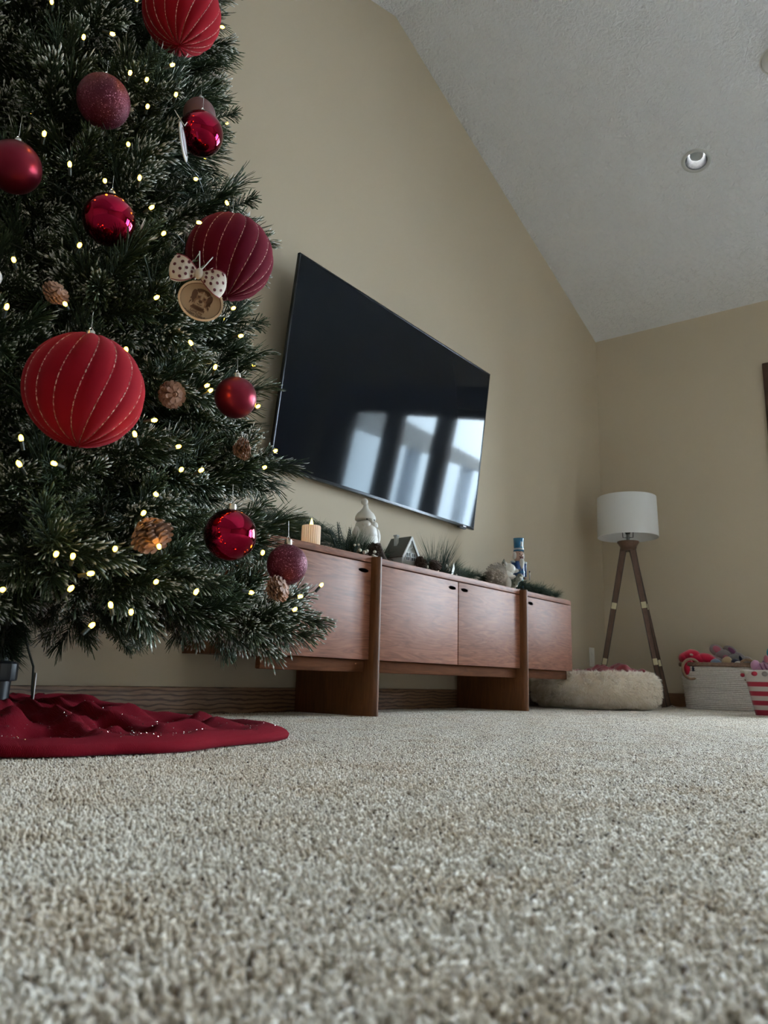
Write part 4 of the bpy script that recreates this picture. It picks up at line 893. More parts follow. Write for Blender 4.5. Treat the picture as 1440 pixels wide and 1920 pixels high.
def crust(mb, p, d, L, r, fr, tipr):
    d = d.normalized(); s_ = d.orthogonal().normalized(); t_ = d.cross(s_); vs_ = []
    e = (d+Vector((0, 0, -.10))).normalized()
    for c_, k in ((p, r), (p+d*L*.62, r), (p+e*L*.90, tipr)):
        for a in (0, 2.094, 4.189): vs_.append(c_+k*(math.cos(a)*s_+math.sin(a)*t_))
    vs_.append(p+e*L)
    mb.add(vs_, [(0, 1, 4, 3), (1, 2, 5, 4), (2, 0, 3, 5), (3, 4, 7, 6), (4, 5, 8, 7), (5, 3, 6, 8), (6, 7, 9), (7, 8, 9), (8, 6, 9)], a=[0, 0, 0]+[fr*.35]*3+[fr]*4)
def branch_mesh(L, seed, kind):
    g = random.Random(seed); mb = MB()
    sag = -.05 if L > .5 else 0
    def main(t): return Vector((L*t, 0, sag*t*t*L))
    mb.tube([main(k/6) for k in range(7)], [.0032-.0002*k for k in range(7)], 5, a=.05)
    sprigs = []
    n = int(5+L*17)
    for i in range(n):
        t = .30+.66*i/(n-1) if n > 1 else .9
        s_ = 1 if i % 2 else -1
        ang = s_*g.uniform(.45, .95); up = g.uniform(-.35, .55); ln = g.uniform(.085, .135)*(1.1-.25*t)
        d = Vector((math.cos(ang)*math.cos(up), math.sin(ang), math.sin(up))).normalized()
        sprigs.append((main(t), d, ln))
    sprigs.append((main(.97), Vector((1, 0, .1)).normalized(), .10)); sprigs.append((main(.93), Vector((1, .15, .7)).normalized(), .09)); sprigs.append((main(.9), Vector((1, -.2, -.5)).normalized(), .09))
    for p, d, ln in sprigs:
        typ = g.choice(kind); curl = Vector((0, 0, g.uniform(-.25, .4)))
        q1 = p+d*ln*.5; q2 = p+(d+curl*.5).normalized()*ln
        mb.tube([p, q1, q2], [.0016, .0014, .0011], 4, a=.05)
        ax2 = (q2-q1).normalized()
        if typ == 'long': cnt, lo, hi, ope, r, tr_, fl_, fh = 75, .045, .072, .55, .00075, .0012, .3, 1.0
        elif typ == 'bottle': cnt, lo, hi, ope, r, tr_, fl_, fh = 120, .020, .034, 1.10, .0007, .0018, .5, 1.0
        else: cnt, lo, hi, ope, r, tr_, fl_, fh = 100, .030, .052, .72, .0007, .0022, .7, 1.0
        hv = g.choice((.6, .85, 1.0, 1.0, 1.0))       # some sprigs are barely frosted, others crusted
        for _ in range(cnt):
            u = g.random()**.75; pp = p.lerp(q1, u*2) if u < .5 else q1.lerp(q2, u*2-1)
            ph = g.uniform(0, 2*PI); sd_ = ax2.orthogonal().normalized(); sd_ = Quaternion(ax2, ph) @ sd_
            o_ = ope*(1.15-.55*u)*g.uniform(.8, 1.2)
            nd = ax2*math.cos(o_)+sd_*math.sin(o_)
            frv = hv*g.uniform(fl_, fh)*(.72+.28*(nd.z*.5+.5)) if g.random() < (.8 if typ != 'long' else .6) else .2
            crust(mb, pp, nd, g.uniform(lo, hi), r, frv, tr_*g.uniform(.5, 1.1) if frv > .35 else r*.8)
    me_o = mb
    me = bpy.data.meshes.new('branch'); me.from_pydata(mb.v, [], mb.f); me.materials.append(M['green'])
    at = me.attributes.new('frost', 'FLOAT', 'POINT'); at.data.foreach_set('value', mb.a); me.update(); me.shade_smooth()
    return me
kinds = [['flock', 'long', 'flock'], ['long', 'long', 'flock', 'bottle'], ['bottle', 'flock', 'long'], ['flock', 'bottle', 'flock', 'long']]
BALLS = [((0.809, 1.180, 1.456), .08), ((0.930, 1.118, 0.940), .087), ((0.611, 1.048, 0.541), .09), ((0.651, 1.161, 1.130), .046), ((0.843, 1.128, 1.171), .043), ((0.516, 1.167, 0.918), .042), ((0.645, 1.090, 0.863), .043), ((0.880, 1.014, 0.607), .037), ((0.829, 0.945, 0.344), .042), ((0.975, 0.958, 0.316), .036), ((.776, 1.0, .76), .05), ((.672, .935, .319), .03), ((1.85, 1.72, .58), .2)]
protos = {}
for li, L in enumerate((.56, .44, .32, .20)):
    protos[L] = [branch_mesh(L, 100*li+k, kinds[k]) for k in range(4)]
g = random.Random(21)
nb = 0; z = .26; lev = 0
while z < 2.52:
    r = rz(z)-.105 if z < 1.9 else max(.03, rz(z)-.08); n = max(4, round(2*PI*(r+.06)/.158)); ph = g.uniform(0, 2*PI)
    for i in range(n):
        t = ph+2*PI*(i+g.uniform(-.25, .25))/n
        rr_ = r*g.uniform(.78, 1.08); zt = z+g.uniform(-.035, .035)
        if math.sin(t) > .1: rr_ = min(rr_, (YW-.165-TY_)/math.sin(t))      # pressed against the wall at the back
        for bc, br_x in BALLS:      # leave room where an ornament hangs
            tip = Vector((TX_+rr_*math.cos(t), TY_+rr_*math.sin(t), zt))
            if (tip-Vector(bc)).length < br_x+.075: rr_ -= .085
        L = min(protos, key=lambda q: abs(q-max(.18, rr_-.01)))
        sc = max(.1, (rr_-.02)/L); sc = min(sc, 1.12) if L > .2 else max(.45, min(sc, 1.1))
        rise = .10 if z < .45 else (.16 if z < 1.0 else .30)
        if z < .35: rise = -.10+g.uniform(-.12, .05)
        pit = math.atan(rise)+g.uniform(-.20, .16)
        ln = L*sc; root = max(-.06, rr_-ln*math.cos(pit))
        o = bpy.data.objects.new('branch', g.choice(protos[L])); COL.objects.link(o); o.parent = ct
        o.matrix_local = T(root*math.cos(t), root*math.sin(t), zt-ln*math.sin(pit)) @ rotz(t) @ Matrix.Rotation(-pit, 4, 'Y') @ Matrix.Rotation(g.uniform(-.6, .6), 4, 'X') @ Matrix.Scale(sc, 4)
        nb += 1
    z += .124; lev += 1
for t, zt, rr_, L in ((-.80, .545, .545, .44), (-.72, .56, .50, .44), (-.82, .70, .475, .44), (-.80, .27, .60, .56), (-.95, .24, .58, .56), (-.72, 1.40, .375, .32), (-.70, 1.60, .335, .20)):   # boughs that reach out at the right side
    ln = L if L < .5 else L*.95; o = bpy.data.objects.new('branch', protos[L][1 if zt > .6 else 3]); COL.objects.link(o); o.parent = ct
    tip = rr_-.095; pit = .12 if zt > .5 else -.12
    o.matrix_local = T((tip-ln*math.cos(pit))*math.cos(t), (tip-ln*math.cos(pit))*math.sin(t), zt-ln*math.sin(pit)) @ rotz(t) @ Matrix.Rotation(-pit, 4, 'Y'); nb += 1
# dense short inner greenery wrapped round the pole and inner twigs: countless, one part
iw = MB(); g = random.Random(4)
for _ in range(5200):
    zz = g.uniform(.15, 2.45) if _ < 3600 else g.uniform(.145, .36); t = g.uniform(0, 2*PI); d = Vector((math.cos(t), math.sin(t), g.uniform(-.9, .6)))
    needle(iw, Vector((TX_, TY_, zz))+Vector((math.cos(t), math.sin(t), 0))*.015, d, g.uniform(.025, .055), .0009, .1, g.uniform(.0, .3), .0007)
for _ in range(150):   # twigs
    zz = g.uniform(.3, 2.1); t = g.uniform(0, 2*PI); R0 = rz(zz)*.62; dv = Vector((math.cos(t), math.sin(t), g.uniform(-.15, .35))); a = Vector((TX_, TY_, zz)); b = a+dv*R0
    iw.tube([a, b], .0028, 4, a=.0)
    for _ in range(60):
        u = g.uniform(.2, 1); p = a.lerp(b, u); dd = (dv*.5+Vector((g.uniform(-1, 1), g.uniform(-1, 1), g.uniform(-1, 1)))).normalized()
        needle(iw, p, dd, g.uniform(.03, .055), .0008, .1, g.uniform(0, .3), .0008)
io = iw.build('inner_needles', M['green'], ct, attr='frost', angle=None); io['kind'] = 'stuff'
# wire and plug hanging beside the pole
M['wire'] = mat('dark_green_wire', (.012, .02, .014), .5)
pw = MB().tube([(.79, 1.515, .26), (.812, 1.512, .20), (.821, 1.508, .165), (.834, 1.503, .13), (.836, 1.502, .09), (.842, 1.50, .04)], .0022, 6).build('power_lead', M['wire'], ct)
MB().box((.8385, 1.498, .045), (.8405, 1.506, .118), .0005).build('paper_tag', M['white'], ct)

# ------------------------------------------------------------------ string lights
BULBS = [(0.491, 1.244, 1.263), (0.553, 1.192, 1.265), (0.682, 1.148, 1.353), (0.637, 1.147, 1.247), (0.598, 1.159, 1.209), (0.747, 1.122, 1.247), (0.669, 1.123, 1.170), (0.699, 1.118, 1.176), (0.758, 1.112, 1.183), (0.699, 1.106, 1.114), (0.663, 1.093, 1.009), (0.542, 1.135, 0.968), (0.575, 1.106, 0.919), (0.624, 1.084, 0.912), (0.679, 1.075, 0.944), (0.797, 1.079, 1.019), (0.695, 1.062, 0.894), (0.880, 1.089, 1.014), (0.788, 1.059, 0.918), (0.891, 1.175, 1.482), (0.585, 1.070, 0.770), (0.506, 1.098, 0.716), (0.716, 1.050, 0.852), (0.696, 1.026, 0.718), (0.864, 1.037, 0.775), (0.569, 1.056, 0.661), (0.499, 1.088, 0.633), (0.652, 1.018, 0.609), (0.766, 1.011, 0.660), (0.879, 1.031, 0.726), (0.812, 1.007, 0.633), (0.790, 1.001, 0.593), (0.796, 0.999, 0.585), (0.690, 0.994, 0.503), (0.661, 0.987, 0.467), (0.724, 0.976, 0.466), (0.515, 1.027, 0.428), (0.551, 0.997, 0.400), (0.511, 1.012, 0.389), (0.727, 0.963, 0.427), (0.978, 1.028, 0.532), (0.927, 1.000, 0.484), (0.923, 1.021, 0.601), (0.763, 0.964, 0.435), (0.682, 0.951, 0.378), (0.654, 0.943, 0.343), (0.610, 0.933, 0.284), (0.539, 0.953, 0.268), (0.558, 0.945, 0.267), (0.574, 0.933, 0.248), (0.560, 0.949, 0.225), (0.616, 0.937, 0.208), (0.644, 0.933, 0.201), (0.595, 0.950, 0.180), (0.674, 0.924, 0.296), (0.871, 0.927, 0.316), (0.821, 0.899, 0.249), (0.726, 0.906, 0.235), (0.948, 0.927, 0.232), (0.950, 0.921, 0.255), (1.077, 0.987, 0.289), (0.490, 0.980, 0.220), (0.662, 0.911, 0.245)]
g = random.Random(8)
for k in range(60):     # the far side of the tree is lit too
    zz = .28+2.1*k/60; t = g.uniform(-.6, PI+.3)
    BULBS.append((TX_+rz(zz)*.95*math.cos(t), min(1.95, TY_+rz(zz)*.95*math.sin(t)), zz))
sl_ = empty('string_lights', (TX_, TY_, .3), 'warm white mini string lights wound through the frosted Christmas tree', 'lights')
M['bulb'] = mat('glowing_mini_bulb', (1, .7, .3), .3, emit=(1.0, .54, .035), es=12)
bp_ = MB().lathe([(0, 0), (.0020, .001), (.0030, .004), (.0027, .0075), (.0010, .0095), (0, .010)], 10).build('bulb', M['bulb'], None)
sp_ = MB().tube([(0, 0, -.012), (0, 0, .001)], .0026, 8).build('socket', M['wire'], None)
bp_.parent = sl_; sp_.parent = bp_
for k, b in enumerate(BULBS):
    c = Vector(b); out = Vector((c.x-TX_, c.y-TY_, 0)).normalized(); c = c+out*.012
    d = (out*.8+Vector((g.uniform(-1, 1), g.uniform(-1, 1), g.uniform(-.2, 1)))*.8).normalized()
    if k == 60: d = Vector((.6, -.3, .8)).normalized()
    o = bp_ if k == 0 else bp_.copy()
    if k: COL.objects.link(o); o.parent = sl_; q = sp_.copy(); COL.objects.link(q); q.parent = o
    o.matrix_local = T(*(c-Vector((TX_, TY_, .3)))) @ aim(d)
wi = MB(); hp_ = []
for k in range(700):
    f_ = k/699; zz = .26+2.1*f_; t = f_*2*PI*17; r = rz(zz)*(.70+.05*math.sin(k*1.3)); hp_.append((TX_+r*math.cos(t), min(1.96, TY_+r*math.sin(t)), zz+.02*math.sin(k*.9)))
wi.tube(hp_, .0011, 4).build('wire', M['wire'], sl_)

# ------------------------------------------------------------------ ornaments
def sparkle_mat(name, col, glit, rough=.5, scale=900, th=.80):
    m = mat(name, col, rough, metal=.5); n = m.node_tree.nodes; l = m.node_tree.links; b = n['Principled BSDF']
    t = n.new('ShaderNodeTexCoord'); v = n.new('ShaderNodeTexVoronoi'); v.inputs['Scale'].default_value = scale; l.new(t.outputs['Object'], v.inputs[0])
    r = n.new('ShaderNodeValToRGB'); r.color_ramp.elements[0].position = th; r.color_ramp.elements[0].color = (*col, 1); r.color_ramp.elements[1].position = min(1, th+.05); r.color_ramp.elements[1].color = (*glit, 1)
    sx = n.new('ShaderNodeSeparateColor'); l.new(v.outputs['Color'], sx.inputs[0]); l.new(sx.outputs[0], r.inputs[0]); l.new(r.outputs[0], b.inputs['Base Color'])
    vm = n.new('ShaderNodeVectorMath'); vm.operation = 'SUBTRACT'; vm.inputs[1].default_value = (.5, .5, .5); l.new(v.outputs['Color'], vm.inputs[0])
    sc_ = n.new('ShaderNodeVectorMath'); sc_.operation = 'SCALE'; sc_.inputs['Scale'].default_value = .5; l.new(vm.outputs[0], sc_.inputs[0])
    gm = n.new('ShaderNodeNewGeometry'); ad = n.new('ShaderNodeVectorMath'); ad.operation = 'ADD'; l.new(gm.outputs['Normal'], ad.inputs[0]); l.new(sc_.outputs[0], ad.inputs[1])
    nm = n.new('ShaderNodeVectorMath'); nm.operation = 'NORMALIZE'; l.new(ad.outputs[0], nm.inputs[0]); l.new(nm.outputs[0], b.inputs['Normal'])
    return m
M['shiny'] = mat('mirror_red_glass', (.24, .006, .026), .035, metal=1)
M['matte'] = mat('satin_red_glass', (.15, .006, .018), .34, metal=.8)
M['mauve'] = mat('dusky_mauve_satin', (.15, .075, .075), .5, metal=.4)
M['glit'] = sparkle_mat('burgundy_glitter', (.085, .004, .018), (.50, .20, .28), .55, 900, .94)
M['velvet'] = mat('scarlet_velvet', (.19, .002, .007), .9, sheen=.15, spec=.1)
M['velvetd'] = mat('crimson_velvet', (.075, .001, .009), .9, sheen=.15, spec=.1)
for k in ('velvet', 'velvetd'):
    I_ = M[k].node_tree.nodes['Principled BSDF'].inputs; I_['Sheen Tint'].default_value = (1, .25, .3, 1)
M['thread'] = sparkle_mat('gold_glitter_thread', (.34, .20, .14), (.95, .80, .62), .4, 600, .6)
M['cap'] = mat('silver_ornament_cap', (.70, .68, .64), .25, metal=1); M['string'] = mat('white_hanging_string', (.62, .6, .55), .8)
def hang(e, c, r, up=.03, cap='cap'):
    MB().lathe([(0, r*.965), (.0065, r*.965), (.0070, r*.97+.002), (.0062, r+.008), (0, r+.009)], 20, T(*c)).build('cap', M[cap], e)
    MB().tube([(c[0]+.003*math.cos(2*PI*i/16), c[1], c[2]+r+.011+.0032*math.sin(2*PI*i/16)) for i in range(16)], .0006, 5, closed=True).tube([(c[0], c[1], c[2]+r+.013), (c[0]+.002, c[1]+.004, c[2]+r+.013+up)], .0005, 4).build('hook', M['cap'], e)
def bauble(name, c, r, mk, label, grp=None):
    e = empty(name, c, label, 'ornament', grp)
    MB().ball(c, r, 64, 40).build('ball', M[mk], e, angle=None); hang(e, c, r); return e
bauble('glitter_bauble', (0.651, 1.161, 1.130), .0462, 'glit', 'dark burgundy glitter ball high on the tree behind a frosted tip')
bauble('shiny_bauble', (0.843, 1.128, 1.171), .0434, 'shiny', 'mirror-red ball high on the right edge of the tree by the white disc')
bauble('mauve_bauble', (0.865, 1.168, 1.247), .0329, 'mauve', 'dull mauve-grey ball tucked just above the upper mirror-red ball')
bauble('satin_bauble', (0.516, 1.167, 0.918), .0416, 'matte', 'satin red ball at the left edge of the photo on the tree')
bauble('shiny_bauble', (0.645, 1.090, 0.863), .0430, 'shiny', 'mirror-red ball in the middle of the tree, left of the crimson velvet ball')
bauble('satin_bauble', (0.880, 1.014, 0.607), .0371, 'matte', 'small satin red ball on the right side of the tree below the wooden dog ornament')
bauble('shiny_bauble', (0.829, 0.945, 0.344), .0422, 'shiny', 'lowest mirror-red ball, dark, low on the tree near the console')
bauble('glitter_bauble', (0.975, 0.958, 0.316), .0356, 'glit', 'burgundy glitter ball low at right overlapping the console end')
def velvet_ball(c, r, mk, label, tw=.35, yaw=0):
    e = empty('velvet_bauble', c, label, 'ornament')
    n, mN, NR = 192, 48, 16; vs_ = []; fs = []
    def P_(t, ph):
        rib = abs(math.cos((t-tw*math.cos(ph))*NR/2)); k = .965+.035*rib**.6
        return Vector((c[0]+r*k*math.sin(ph)*math.cos(t+yaw), c[1]+r*k*math.sin(ph)*math.sin(t+yaw), c[2]+r*.985*k*math.cos(ph)))
    for i in range(n):
        for j in range(1, mN): vs_.append(P_(2*PI*i/n, PI*j/mN))
    K_ = mN-1; a0 = len(vs_); vs_ += [Vector((c[0], c[1], c[2]+r*.96)), Vector((c[0], c[1], c[2]-r*.96))]
    for i in range(n):
        i2 = (i+1) % n
        for j in range(K_-1): fs.append((i*K_+j, i*K_+j+1, i2*K_+j+1, i2*K_+j))
        fs += [(a0, i*K_, i2*K_), (a0+1, i2*K_+K_-1, i*K_+K_-1)]
    MB().add(vs_, fs).build('ball', M[mk], e, angle=None)
    for q in range(NR):
        pts = []
        for j in range(1, 40):
            ph = PI*j/40; t = (2*PI*(q+.5)/NR)+tw*math.cos(ph)
            p = P_(t, ph); pts.append(p+(p-Vector(c)).normalized()*.0003)
        MB().tube(pts, .00085, 5).build('gold_thread', M['thread'], e)
    hang(e, c, r); return e
velvet_ball((0.809, 1.180, 1.456), .0797, 'velvet', 'large scarlet velvet ball with gold threads at the very top of the photo', .3)
velvet_ball((0.930, 1.118, 0.940), .0866, 'velvetd', 'large dark crimson velvet ball with gold threads at the right edge of the tree', .3, .1)
velvet_ball((0.611, 1.048, 0.541), .0885, 'velvet', 'largest scarlet velvet ball with gold threads, lower left of the tree', .3, .05)

# white disc, edge on
de = empty('white_disc_ornament', (0.768, 1.078, 1.083), 'thin white round ornament seen almost edge-on beside the upper mirror-red ball', 'ornament')
M['porc'] = mat('white_porcelain', (.66, .69, .72), .3, coat=.4)
vd = Vector((.768, 1.078, .96)).normalized(); sidev = vd.cross(Vector((0, 0, 1))).normalized(); nrm = (Quaternion((0, 0, 1), 1.33) @ Vector((-vd.x, -vd.y, 0)).normalized()+Vector((0, 0, .15))).normalized()
DM = T(0.768, 1.078, 1.083) @ aim(nrm)
MB().lathe([(0, -.0022), (.030, -.0022), (.034, -.0012), (.0345, 0), (.034, .0012), (.030, .0022), (0, .0022)], 48, DM).build('disc', M['porc'], de)
MB().tube([(.024*math.cos(2*PI*i/32), .024*math.sin(2*PI*i/32), .0024) for i in range(32)], .0009, 5, closed=True, M=DM).build('raised_rim', M['mauve'], de)
MB().tube([(.768, 1.078, 1.117), (.762, 1.085, 1.130), (.755, 1.095, 1.150)], .0007, 4).tube([(.768, 1.078, 1.117), (.776, 1.083, 1.132)], .0009, 4).build('loop', M['string'], de)
we = empty('cream_ornament', (0.470, 1.105, 0.693), 'pale cream round ornament at the far left edge of the photo', 'ornament')
MB().ball((0.481, 1.117, 0.693), .0165, 24, 16).build('ball', M['porc'], we, angle=None)

# wooden dog ornament and its bow
M['birch'] = wood('laser_cut_birch', (.58, .44, .30), (.66, .52, .38), 7, (1, 9, 9), .6, fine=.1); M['birch2'] = mat('engraved_birch_face', (.36, .26, .17), .65)
M['burn'] = mat('laser_burnt_brown', (.085, .040, .022), .8); M['burn2'] = mat('light_burnt_brown', (.22, .125, .07), .8)
OC = Vector((.776, 1.000, .745)); vdir = (Vector((0, 0, .125))-OC).normalized()
nO = (vdir+Vector((.10, 0, .10))).normalized(); xO = Vector((0, 0, 1)).cross(nO).normalized(); yO = nO.cross(xO)
roll = -.28; xr = xO*math.cos(roll)+yO*math.sin(roll); yr = nO.cross(xr)
OM = Matrix(((xr.x, yr.x, nO.x, OC.x), (xr.y, yr.y, nO.y, OC.y), (xr.z, yr.z, nO.z, OC.z), (0, 0, 0, 1)))
wo = empty('wooden_dog_ornament', tuple(OC), 'round wooden ornament engraved with a shaggy dog portrait', 'ornament')
a_, b_ = .0385, .0325
def ell(mb, cx, cy, rx, ry, z0, z1, rot=0, n=40):
    pl_ = [(cx+rx*math.cos(t)*math.cos(rot)-ry*math.sin(t)*math.sin(rot), cy+rx*math.cos(t)*math.sin(rot)+ry*math.sin(t)*math.cos(rot)) for t in [2*PI*i/n for i in range(n)]]
    mb.prism(pl_, z1-z0, OM @ T(0, 0, z0)); return mb
ell(MB(), 0, 0, a_, b_, -.003, 0, n=64).build('backing', M['birch2'], wo, angle=30)
rg = MB(); N_ = 72; vs_ = []
for (ka, kb, z) in ((a_, b_, 0), (a_, b_, .0042), (a_-.0035, b_-.0035, .0042), (a_-.0035, b_-.0035, 0)):
    for i in range(N_): vs_.append((ka*math.cos(2*PI*i/N_), kb*math.sin(2*PI*i/N_), z))
rg.add(vs_, [(k*N_+i, k*N_+(i+1) % N_, (k+1)*N_+(i+1) % N_, (k+1)*N_+i) for k in range(3) for i in range(N_)], OM); rg.build('raised_rim', M['birch'], wo, angle=30)
g = random.Random(6)
dk = MB()   # shaggy ears, crown and chest, all in ragged locks
def lock(mb, x, y, ang, ln, w, z1):
    dx, dy = math.cos(ang), math.sin(ang)
    mb.prism([(x-dy*w, y+dx*w), (x+dy*w, y-dx*w), (x+dx*ln*.7+dy*w*.6, y+dy*ln*.7-dx*w*.6), (x+dx*ln, y+dy*ln), (x+dx*ln*.7-dy*w*.6, y+dy*ln*.7+dx*w*.6)], z1, OM)
for s_ in (-1, 1):
    ell(dk, s_*.0125, .0045, .0052, .0105, 0, .00035, -s_*.22)
    for i in range(9): lock(dk, s_*(.0125+.0035*math.sin(i)), .004-.0012*i, -PI/2+s_*g.uniform(-.1, .5), .006, .0011, .00035)
ell(dk, 0, .0150, .0110, .0050, 0, .00035)
for i in range(15): a = PI*(i+.5)/15; lock(dk, .0095*math.cos(a), .014+.003*math.sin(a), a+g.uniform(-.2, .2), .0042, .0010, .00035)
ell(dk, 0, -.0115, .0105, .0048, 0, .00035)
for i in range(13): x = -.011+.022*i/12; lock(dk, x, -.0125, -PI/2+x*25, .0065-abs(x)*.15, .0011, .00035)
dk.build('engraved_fur', M['burn'], wo, smooth=False)
bl = MB(); bl.tube([((a_-.0040)*math.cos(2*PI*i/64), (b_-.0040)*math.sin(2*PI*i/64), .0003) for i in range(64)], .0005, 5, closed=True, M=OM); bl.build('burnt_groove', M['burn'], wo)
l2 = MB()      # mid-brown brow patches and cheeks
ell(l2, 0, .0060, .0092, .0100, 0, .0006)
for s_ in (-1, 1): ell(l2, s_*.0068, -.003, .0040, .0055, 0, .0006, s_*.2)
l2.build('engraved_shading', M['burn2'], wo, smooth=False)
lt = MB()      # pale blaze, brows and broad bearded muzzle
ell(lt, 0, .0085, .0019, .0085, 0, .0009)
for s_ in (-1, 1): ell(lt, s_*.0052, .0098, .0036, .0020, 0, .0009, s_*-.35); ell(lt, s_*.0034, -.0042, .0046, .0050, 0, .0009)
for i in range(9): x = -.007+.014*i/8; lock(lt, x, -.006, -PI/2+x*30, .0050, .0009, .0009)
lt.build('face_panel', M['birch2'], wo, smooth=False)
ft = MB()
for s_ in (-1, 1): ell(ft, s_*.0050, .0052, .0020, .0018, 0, .0012)
ell(ft, 0, -.0012, .0034, .0026, 0, .0012); ell(ft, 0, -.0046, .0004, .0016, 0, .0012)
for s_ in (-1, 1): ell(ft, s_*.0023, -.0064, .0024, .0006, 0, .0012, s_*.35)
ft.build('eyes_and_nose', M['burn'], wo, smooth=False)
def text_mesh(body, size, y, name):
    cu = bpy.data.curves.new(name, 'FONT'); cu.body = body; cu.size = size; cu.align_x = 'CENTER'; cu.extrude = .0003; cu.offset = .00008
    to = bpy.data.objects.new(name, cu); COL.objects.link(to); dgx = bpy.context.evaluated_depsgraph_get(); dgx.update()
    me = bpy.data.meshes.new_from_object(to.evaluated_get(dgx)); bpy.data.objects.remove(to)
    Q = T(*(-OC)) @ OM @ T(0, y, .0006); me.transform(Q); me.materials.clear(); me.materials.append(M['burn'])
    o = bpy.data.objects.new(name, me); COL.objects.link(o); o.parent = wo
text_mesh('Love my', .0062, -.0215, 'engraved_writing'); text_mesh('Golden Doodle', .0066, -.0266, 'engraved_writing')
MB().box((-.004, b_-.002, -.003), (.004, b_+.006, 0), .001, OM).build('hanging_tab', M['birch'], wo)
# bow (a ribbon tied above)
M['ribbon'] = mat('cream_ribbon', (.60, .52, .44), .8, sheen=.3, bump=(700, .3, .0004)); M['dot'] = mat('maroon_dot', (.10, .012, .02), .8); M['edging'] = mat('dark_red_ribbon_edge', (.20, .012, .03), .7)
bo_ = empty('ribbon_bow', tuple(OC+yr*.042), 'cream ribbon bow with maroon polka dots above the wooden dog ornament', 'ribbon bow')
BMt = OM @ T(-.020, b_+.004, .006) @ Matrix.Rotation(.16, 4, 'Z') @ Matrix.Scale(1.15, 4)
for s_ in (-1, 1):
    def lp_(u, v, back=0):   # u 0..1 outwards, v -1..1 across the ribbon
        wdt = .0045+.0155*math.sin(min(1, u*1.15)*PI/2)**1.1
        return Vector((s_*(.002+.040*u-.006*u*v*v), wdt*v*(1-.1*u)-.007*u*(1 if s_ > 0 else .15)+.002, (.012*math.sin(u*PI*.85)+.002*math.cos(v*2.2+u*3))*(1-back*1.7)-.002*back))
    lo_ = MB(); nu, nv_ = 16, 8; vs_ = []; fs = []
    for bk_ in (0, 1):
        for i in range(nu+1):
            for j in range(nv_+1): vs_.append(lp_(i/nu, -1+2*j/nv_, bk_))
    S_ = (nu+1)*(nv_+1)
    for i in range(nu):
        for j in range(nv_):
            q = i*(nv_+1)+j; fs += [(q, q+nv_+1, q+nv_+2, q+1), (S_+q+1, S_+q+nv_+2, S_+q+nv_+1, S_+q)]
    for j in range(nv_): q = nu*(nv_+1)+j; fs.append((q, S_+q, S_+q+1, q+1))
    lo_.add(vs_, fs, BMt); lo_.build('loop', M['ribbon'], bo_, angle=None)
    for v in (-1, 1):
        MB().tube([lp_(i/12, v)+Vector((0, 0, .0004)) for i in range(13)], .0007, 5, M=BMt).build('edging', M['edging'], bo_)
    dm = MB()
    for i in range(4):
        for j in range(3):
            u = .22+.21*i; v = -.68+.62*j+.25*(i % 2)
            if abs(v) > .9: continue
            p = lp_(u, v); pu = (lp_(u+.02, v)-p).normalized(); pv = (lp_(u, v+.05)-p).normalized(); n_ = pu.cross(pv).normalized()
            if n_.z < 0: n_ = -n_
            cc = p+n_*.0004
            dm.add([cc+pu*.0024*math.cos(2*PI*k/10)+pv*.0024*math.sin(2*PI*k/10) for k in range(10)], [tuple(range(10))], BMt)
    dm.build('polka_dots', M['dot'], bo_, smooth=False)
MB().ball((0, .002, .006), (.0055, .0085, .006), 16, 12, BMt).build('knot', M['ribbon'], bo_)
MB().tube([BMt @ Vector((0, .004, .010)), BMt @ Vector((-.003, .018, .006)), BMt @ Vector((-.006, .034, -.004))], .0009, 5).tube([BMt @ Vector((0, .004, .010)), BMt @ Vector((.006, .016, .006)), BMt @ Vector((.014, .032, -.004))], .0009, 5).build('string', M['string'], bo_)
# pine cones in the tree
for k, (c, r, L_, ax, lab) in enumerate((((0.755, 1.030, .576), .0205, .040, (-.2, -.9, -.2), 'mauve-brown pine cone right of the largest scarlet velvet ball'),
        ((0.672, .935, .319), .027, .050, (.2, -.5, -.75), 'largest brown pine cone with open scales, low in the tree'),
        ((0.935, 1.05, .531), .019, .036, (.6, -.6, .2), 'dark pine cone at the right side of the tree below the small satin ball'),
        ((0.940, .945, .268), .021, .036, (.2, -.8, .3), 'grey-brown pine cone under the lowest glitter ball'),
        ((0.557, 1.068, .683), .018, .03, (.0, -.8, .4), 'brown pine cone beside a bulb above the largest velvet ball'))):
    pcn = MB(); pine_cone(pcn, (0, 0, 0), r, L_, ax, 9, k)
    o = pcn.build('pine_cone', M['cone'], None, smooth=False, loc=c); tag(o, lab, 'pine cone', 'pine cones wired into the tree')

# ------------------------------------------------------------------ tree skirt
M['skirt'] = mat('crimson_chenille', (.17, .002, .010), .9, sheen=.08, spec=.1)
n = M['skirt'].node_tree.nodes; l = M['skirt'].node_tree.links; b = n['Principled BSDF']; b.inputs['Sheen Tint'].default_value = (1, .3, .4, 1)
t = n.new('ShaderNodeTexCoord'); v = n.new('ShaderNodeTexVoronoi'); v.inputs['Scale'].default_value = 260; l.new(t.outputs['Object'], v.inputs[0])
wv = n.new('ShaderNodeTexWave'); wv.inputs['Scale'].default_value = 160; wv.inputs['Distortion'].default_value = 2.5; l.new(t.outputs['Object'], wv.inputs[0])
bp = n.new('ShaderNodeBump'); bp.inputs['Strength'].default_value = .6; bp.inputs['Distance'].default_value = .0018; l.new(wv.outputs['Fac'], bp.inputs['Height']); l.new(bp.outputs[0], b.inputs['Normal'])
sv = MB()
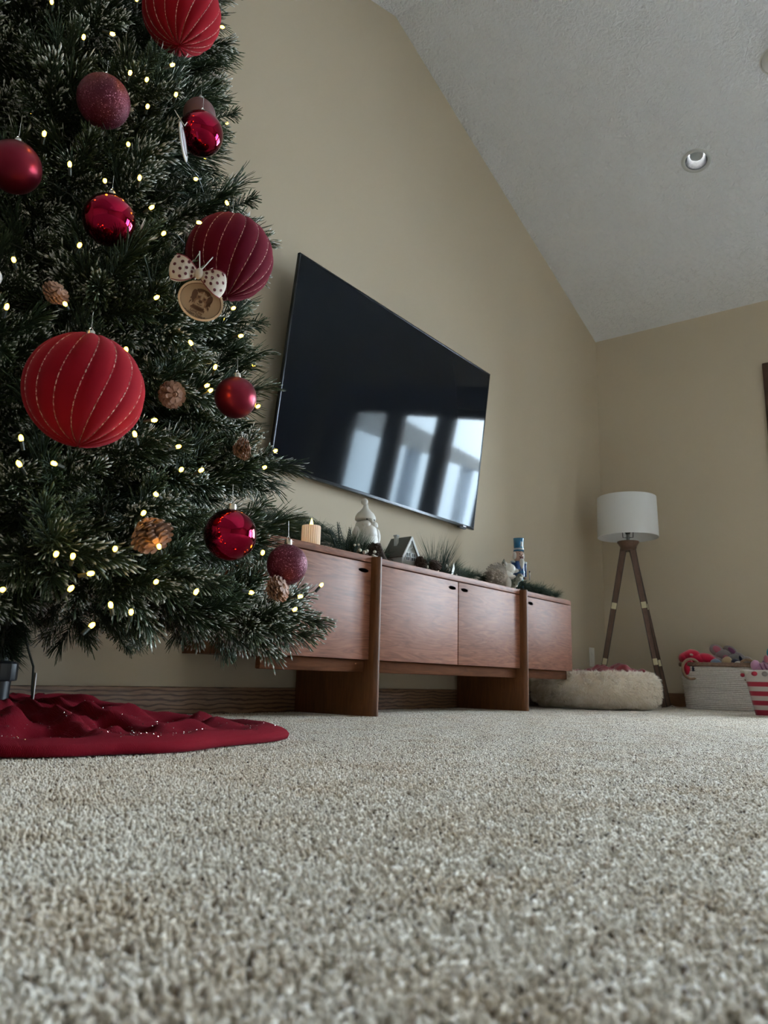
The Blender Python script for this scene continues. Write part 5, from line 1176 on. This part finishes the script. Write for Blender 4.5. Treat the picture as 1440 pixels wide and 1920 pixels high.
def skR(t):   # outline radius by direction
    k = t/PI*180 % 360
    tb_ = [(0, .44), (20, .40), (50, .36), (90, .36), (130, .40), (180, .46), (215, .44), (240, .445), (265, .455), (290, .49), (305, .52), (318, .56), (330, .56), (345, .50), (360, .44)]
    return float(np.interp(k, [a for a, c in tb_], [c for a, c in tb_]))+.008*math.sin(t*7)+.006*math.sin(t*13+1)
NT, NRr = 260, 46; vs_ = []; fs = []
def skz(t, f_, r):
    leg_ = max(0, math.cos(2*(t-PI/4)))**2
    h = .012+.052*(1-f_)**1.3*(1 if f_ > .08 else .9)+.014*leg_*(1-f_)
    x, y = r*math.cos(t), r*math.sin(t)
    wr_ = .020*fbm(x*.7, y*2.4, 3, 7, 3)+.009*math.sin(t*13+4*fbm(x, y, 1, 5, 2)+f_*5)+.004*math.sin(t*31+f_*9)
    h += wr_*min(1, f_*3)*min(1, (1-f_)*3)+.012*math.exp(-((f_-.93)/.06)**2)
    h += .022*math.exp(-((x-.16)/.10)**2-((y+.02)/.14)**2)
    return max(.006, h)
for i in range(NT):
    t = 2*PI*i/NT; R0 = skR(t)
    for j in range(NRr):
        f_ = j/(NRr-1); r = .036+(R0-.036)*f_; vs_.append((TX_+r*math.cos(t), TY_+r*math.sin(t), skz(t, f_, r)+.002))
    e_ = vs_[-1]
    vs_.append((TX_+(R0+.006)*math.cos(t), TY_+(R0+.006)*math.sin(t), .010)); vs_.append((TX_+(R0+.003)*math.cos(t), TY_+(R0+.003)*math.sin(t), .001)); vs_.append((TX_+(R0-.03)*math.cos(t), TY_+(R0-.03)*math.sin(t), .0))
    vs_.append((TX_+.036*math.cos(t), TY_+.036*math.sin(t), .0))
K_ = NRr+4
for i in range(NT):
    i2 = (i+1) % NT
    for j in range(K_): j2 = (j+1) % K_; fs.append((i*K_+j, i2*K_+j, i2*K_+j2, i*K_+j2))
sk_ = sv.add(vs_, fs).build('tree_skirt', M['skirt'], angle=None); 
tag(sk_, 'crimson knitted tree skirt with silver flecks spread under the Christmas tree', 'tree skirt')
M['fleck'] = mat('silver_fleck', (.85, .80, .78), .15, metal=1)
fk = MB(); g = random.Random(2)
for _ in range(2400):
    t = g.uniform(0, 2*PI); f_ = g.random()**.5*.96; R0 = skR(t); r = .036+(R0-.036)*f_; p = Vector((TX_+r*math.cos(t), TY_+r*math.sin(t), skz(t, f_, r)+.003))
    a = Vector((g.uniform(-1, 1), g.uniform(-1, 1), g.uniform(-1, 1))).normalized(); c_ = a.orthogonal().normalized(); s_ = g.uniform(.0007, .0014)
    fk.add([p+a*s_, p+c_*s_, p-a*s_, p-c_*s_, p+a.cross(c_)*s_*.5], [(0, 1, 4), (1, 2, 4), (2, 3, 4), (3, 0, 4), (3, 2, 1, 0)])
fo = fk.build('silver_flecks', M['fleck'], None, smooth=False); fo.parent = sk_; fo['kind'] = 'stuff'
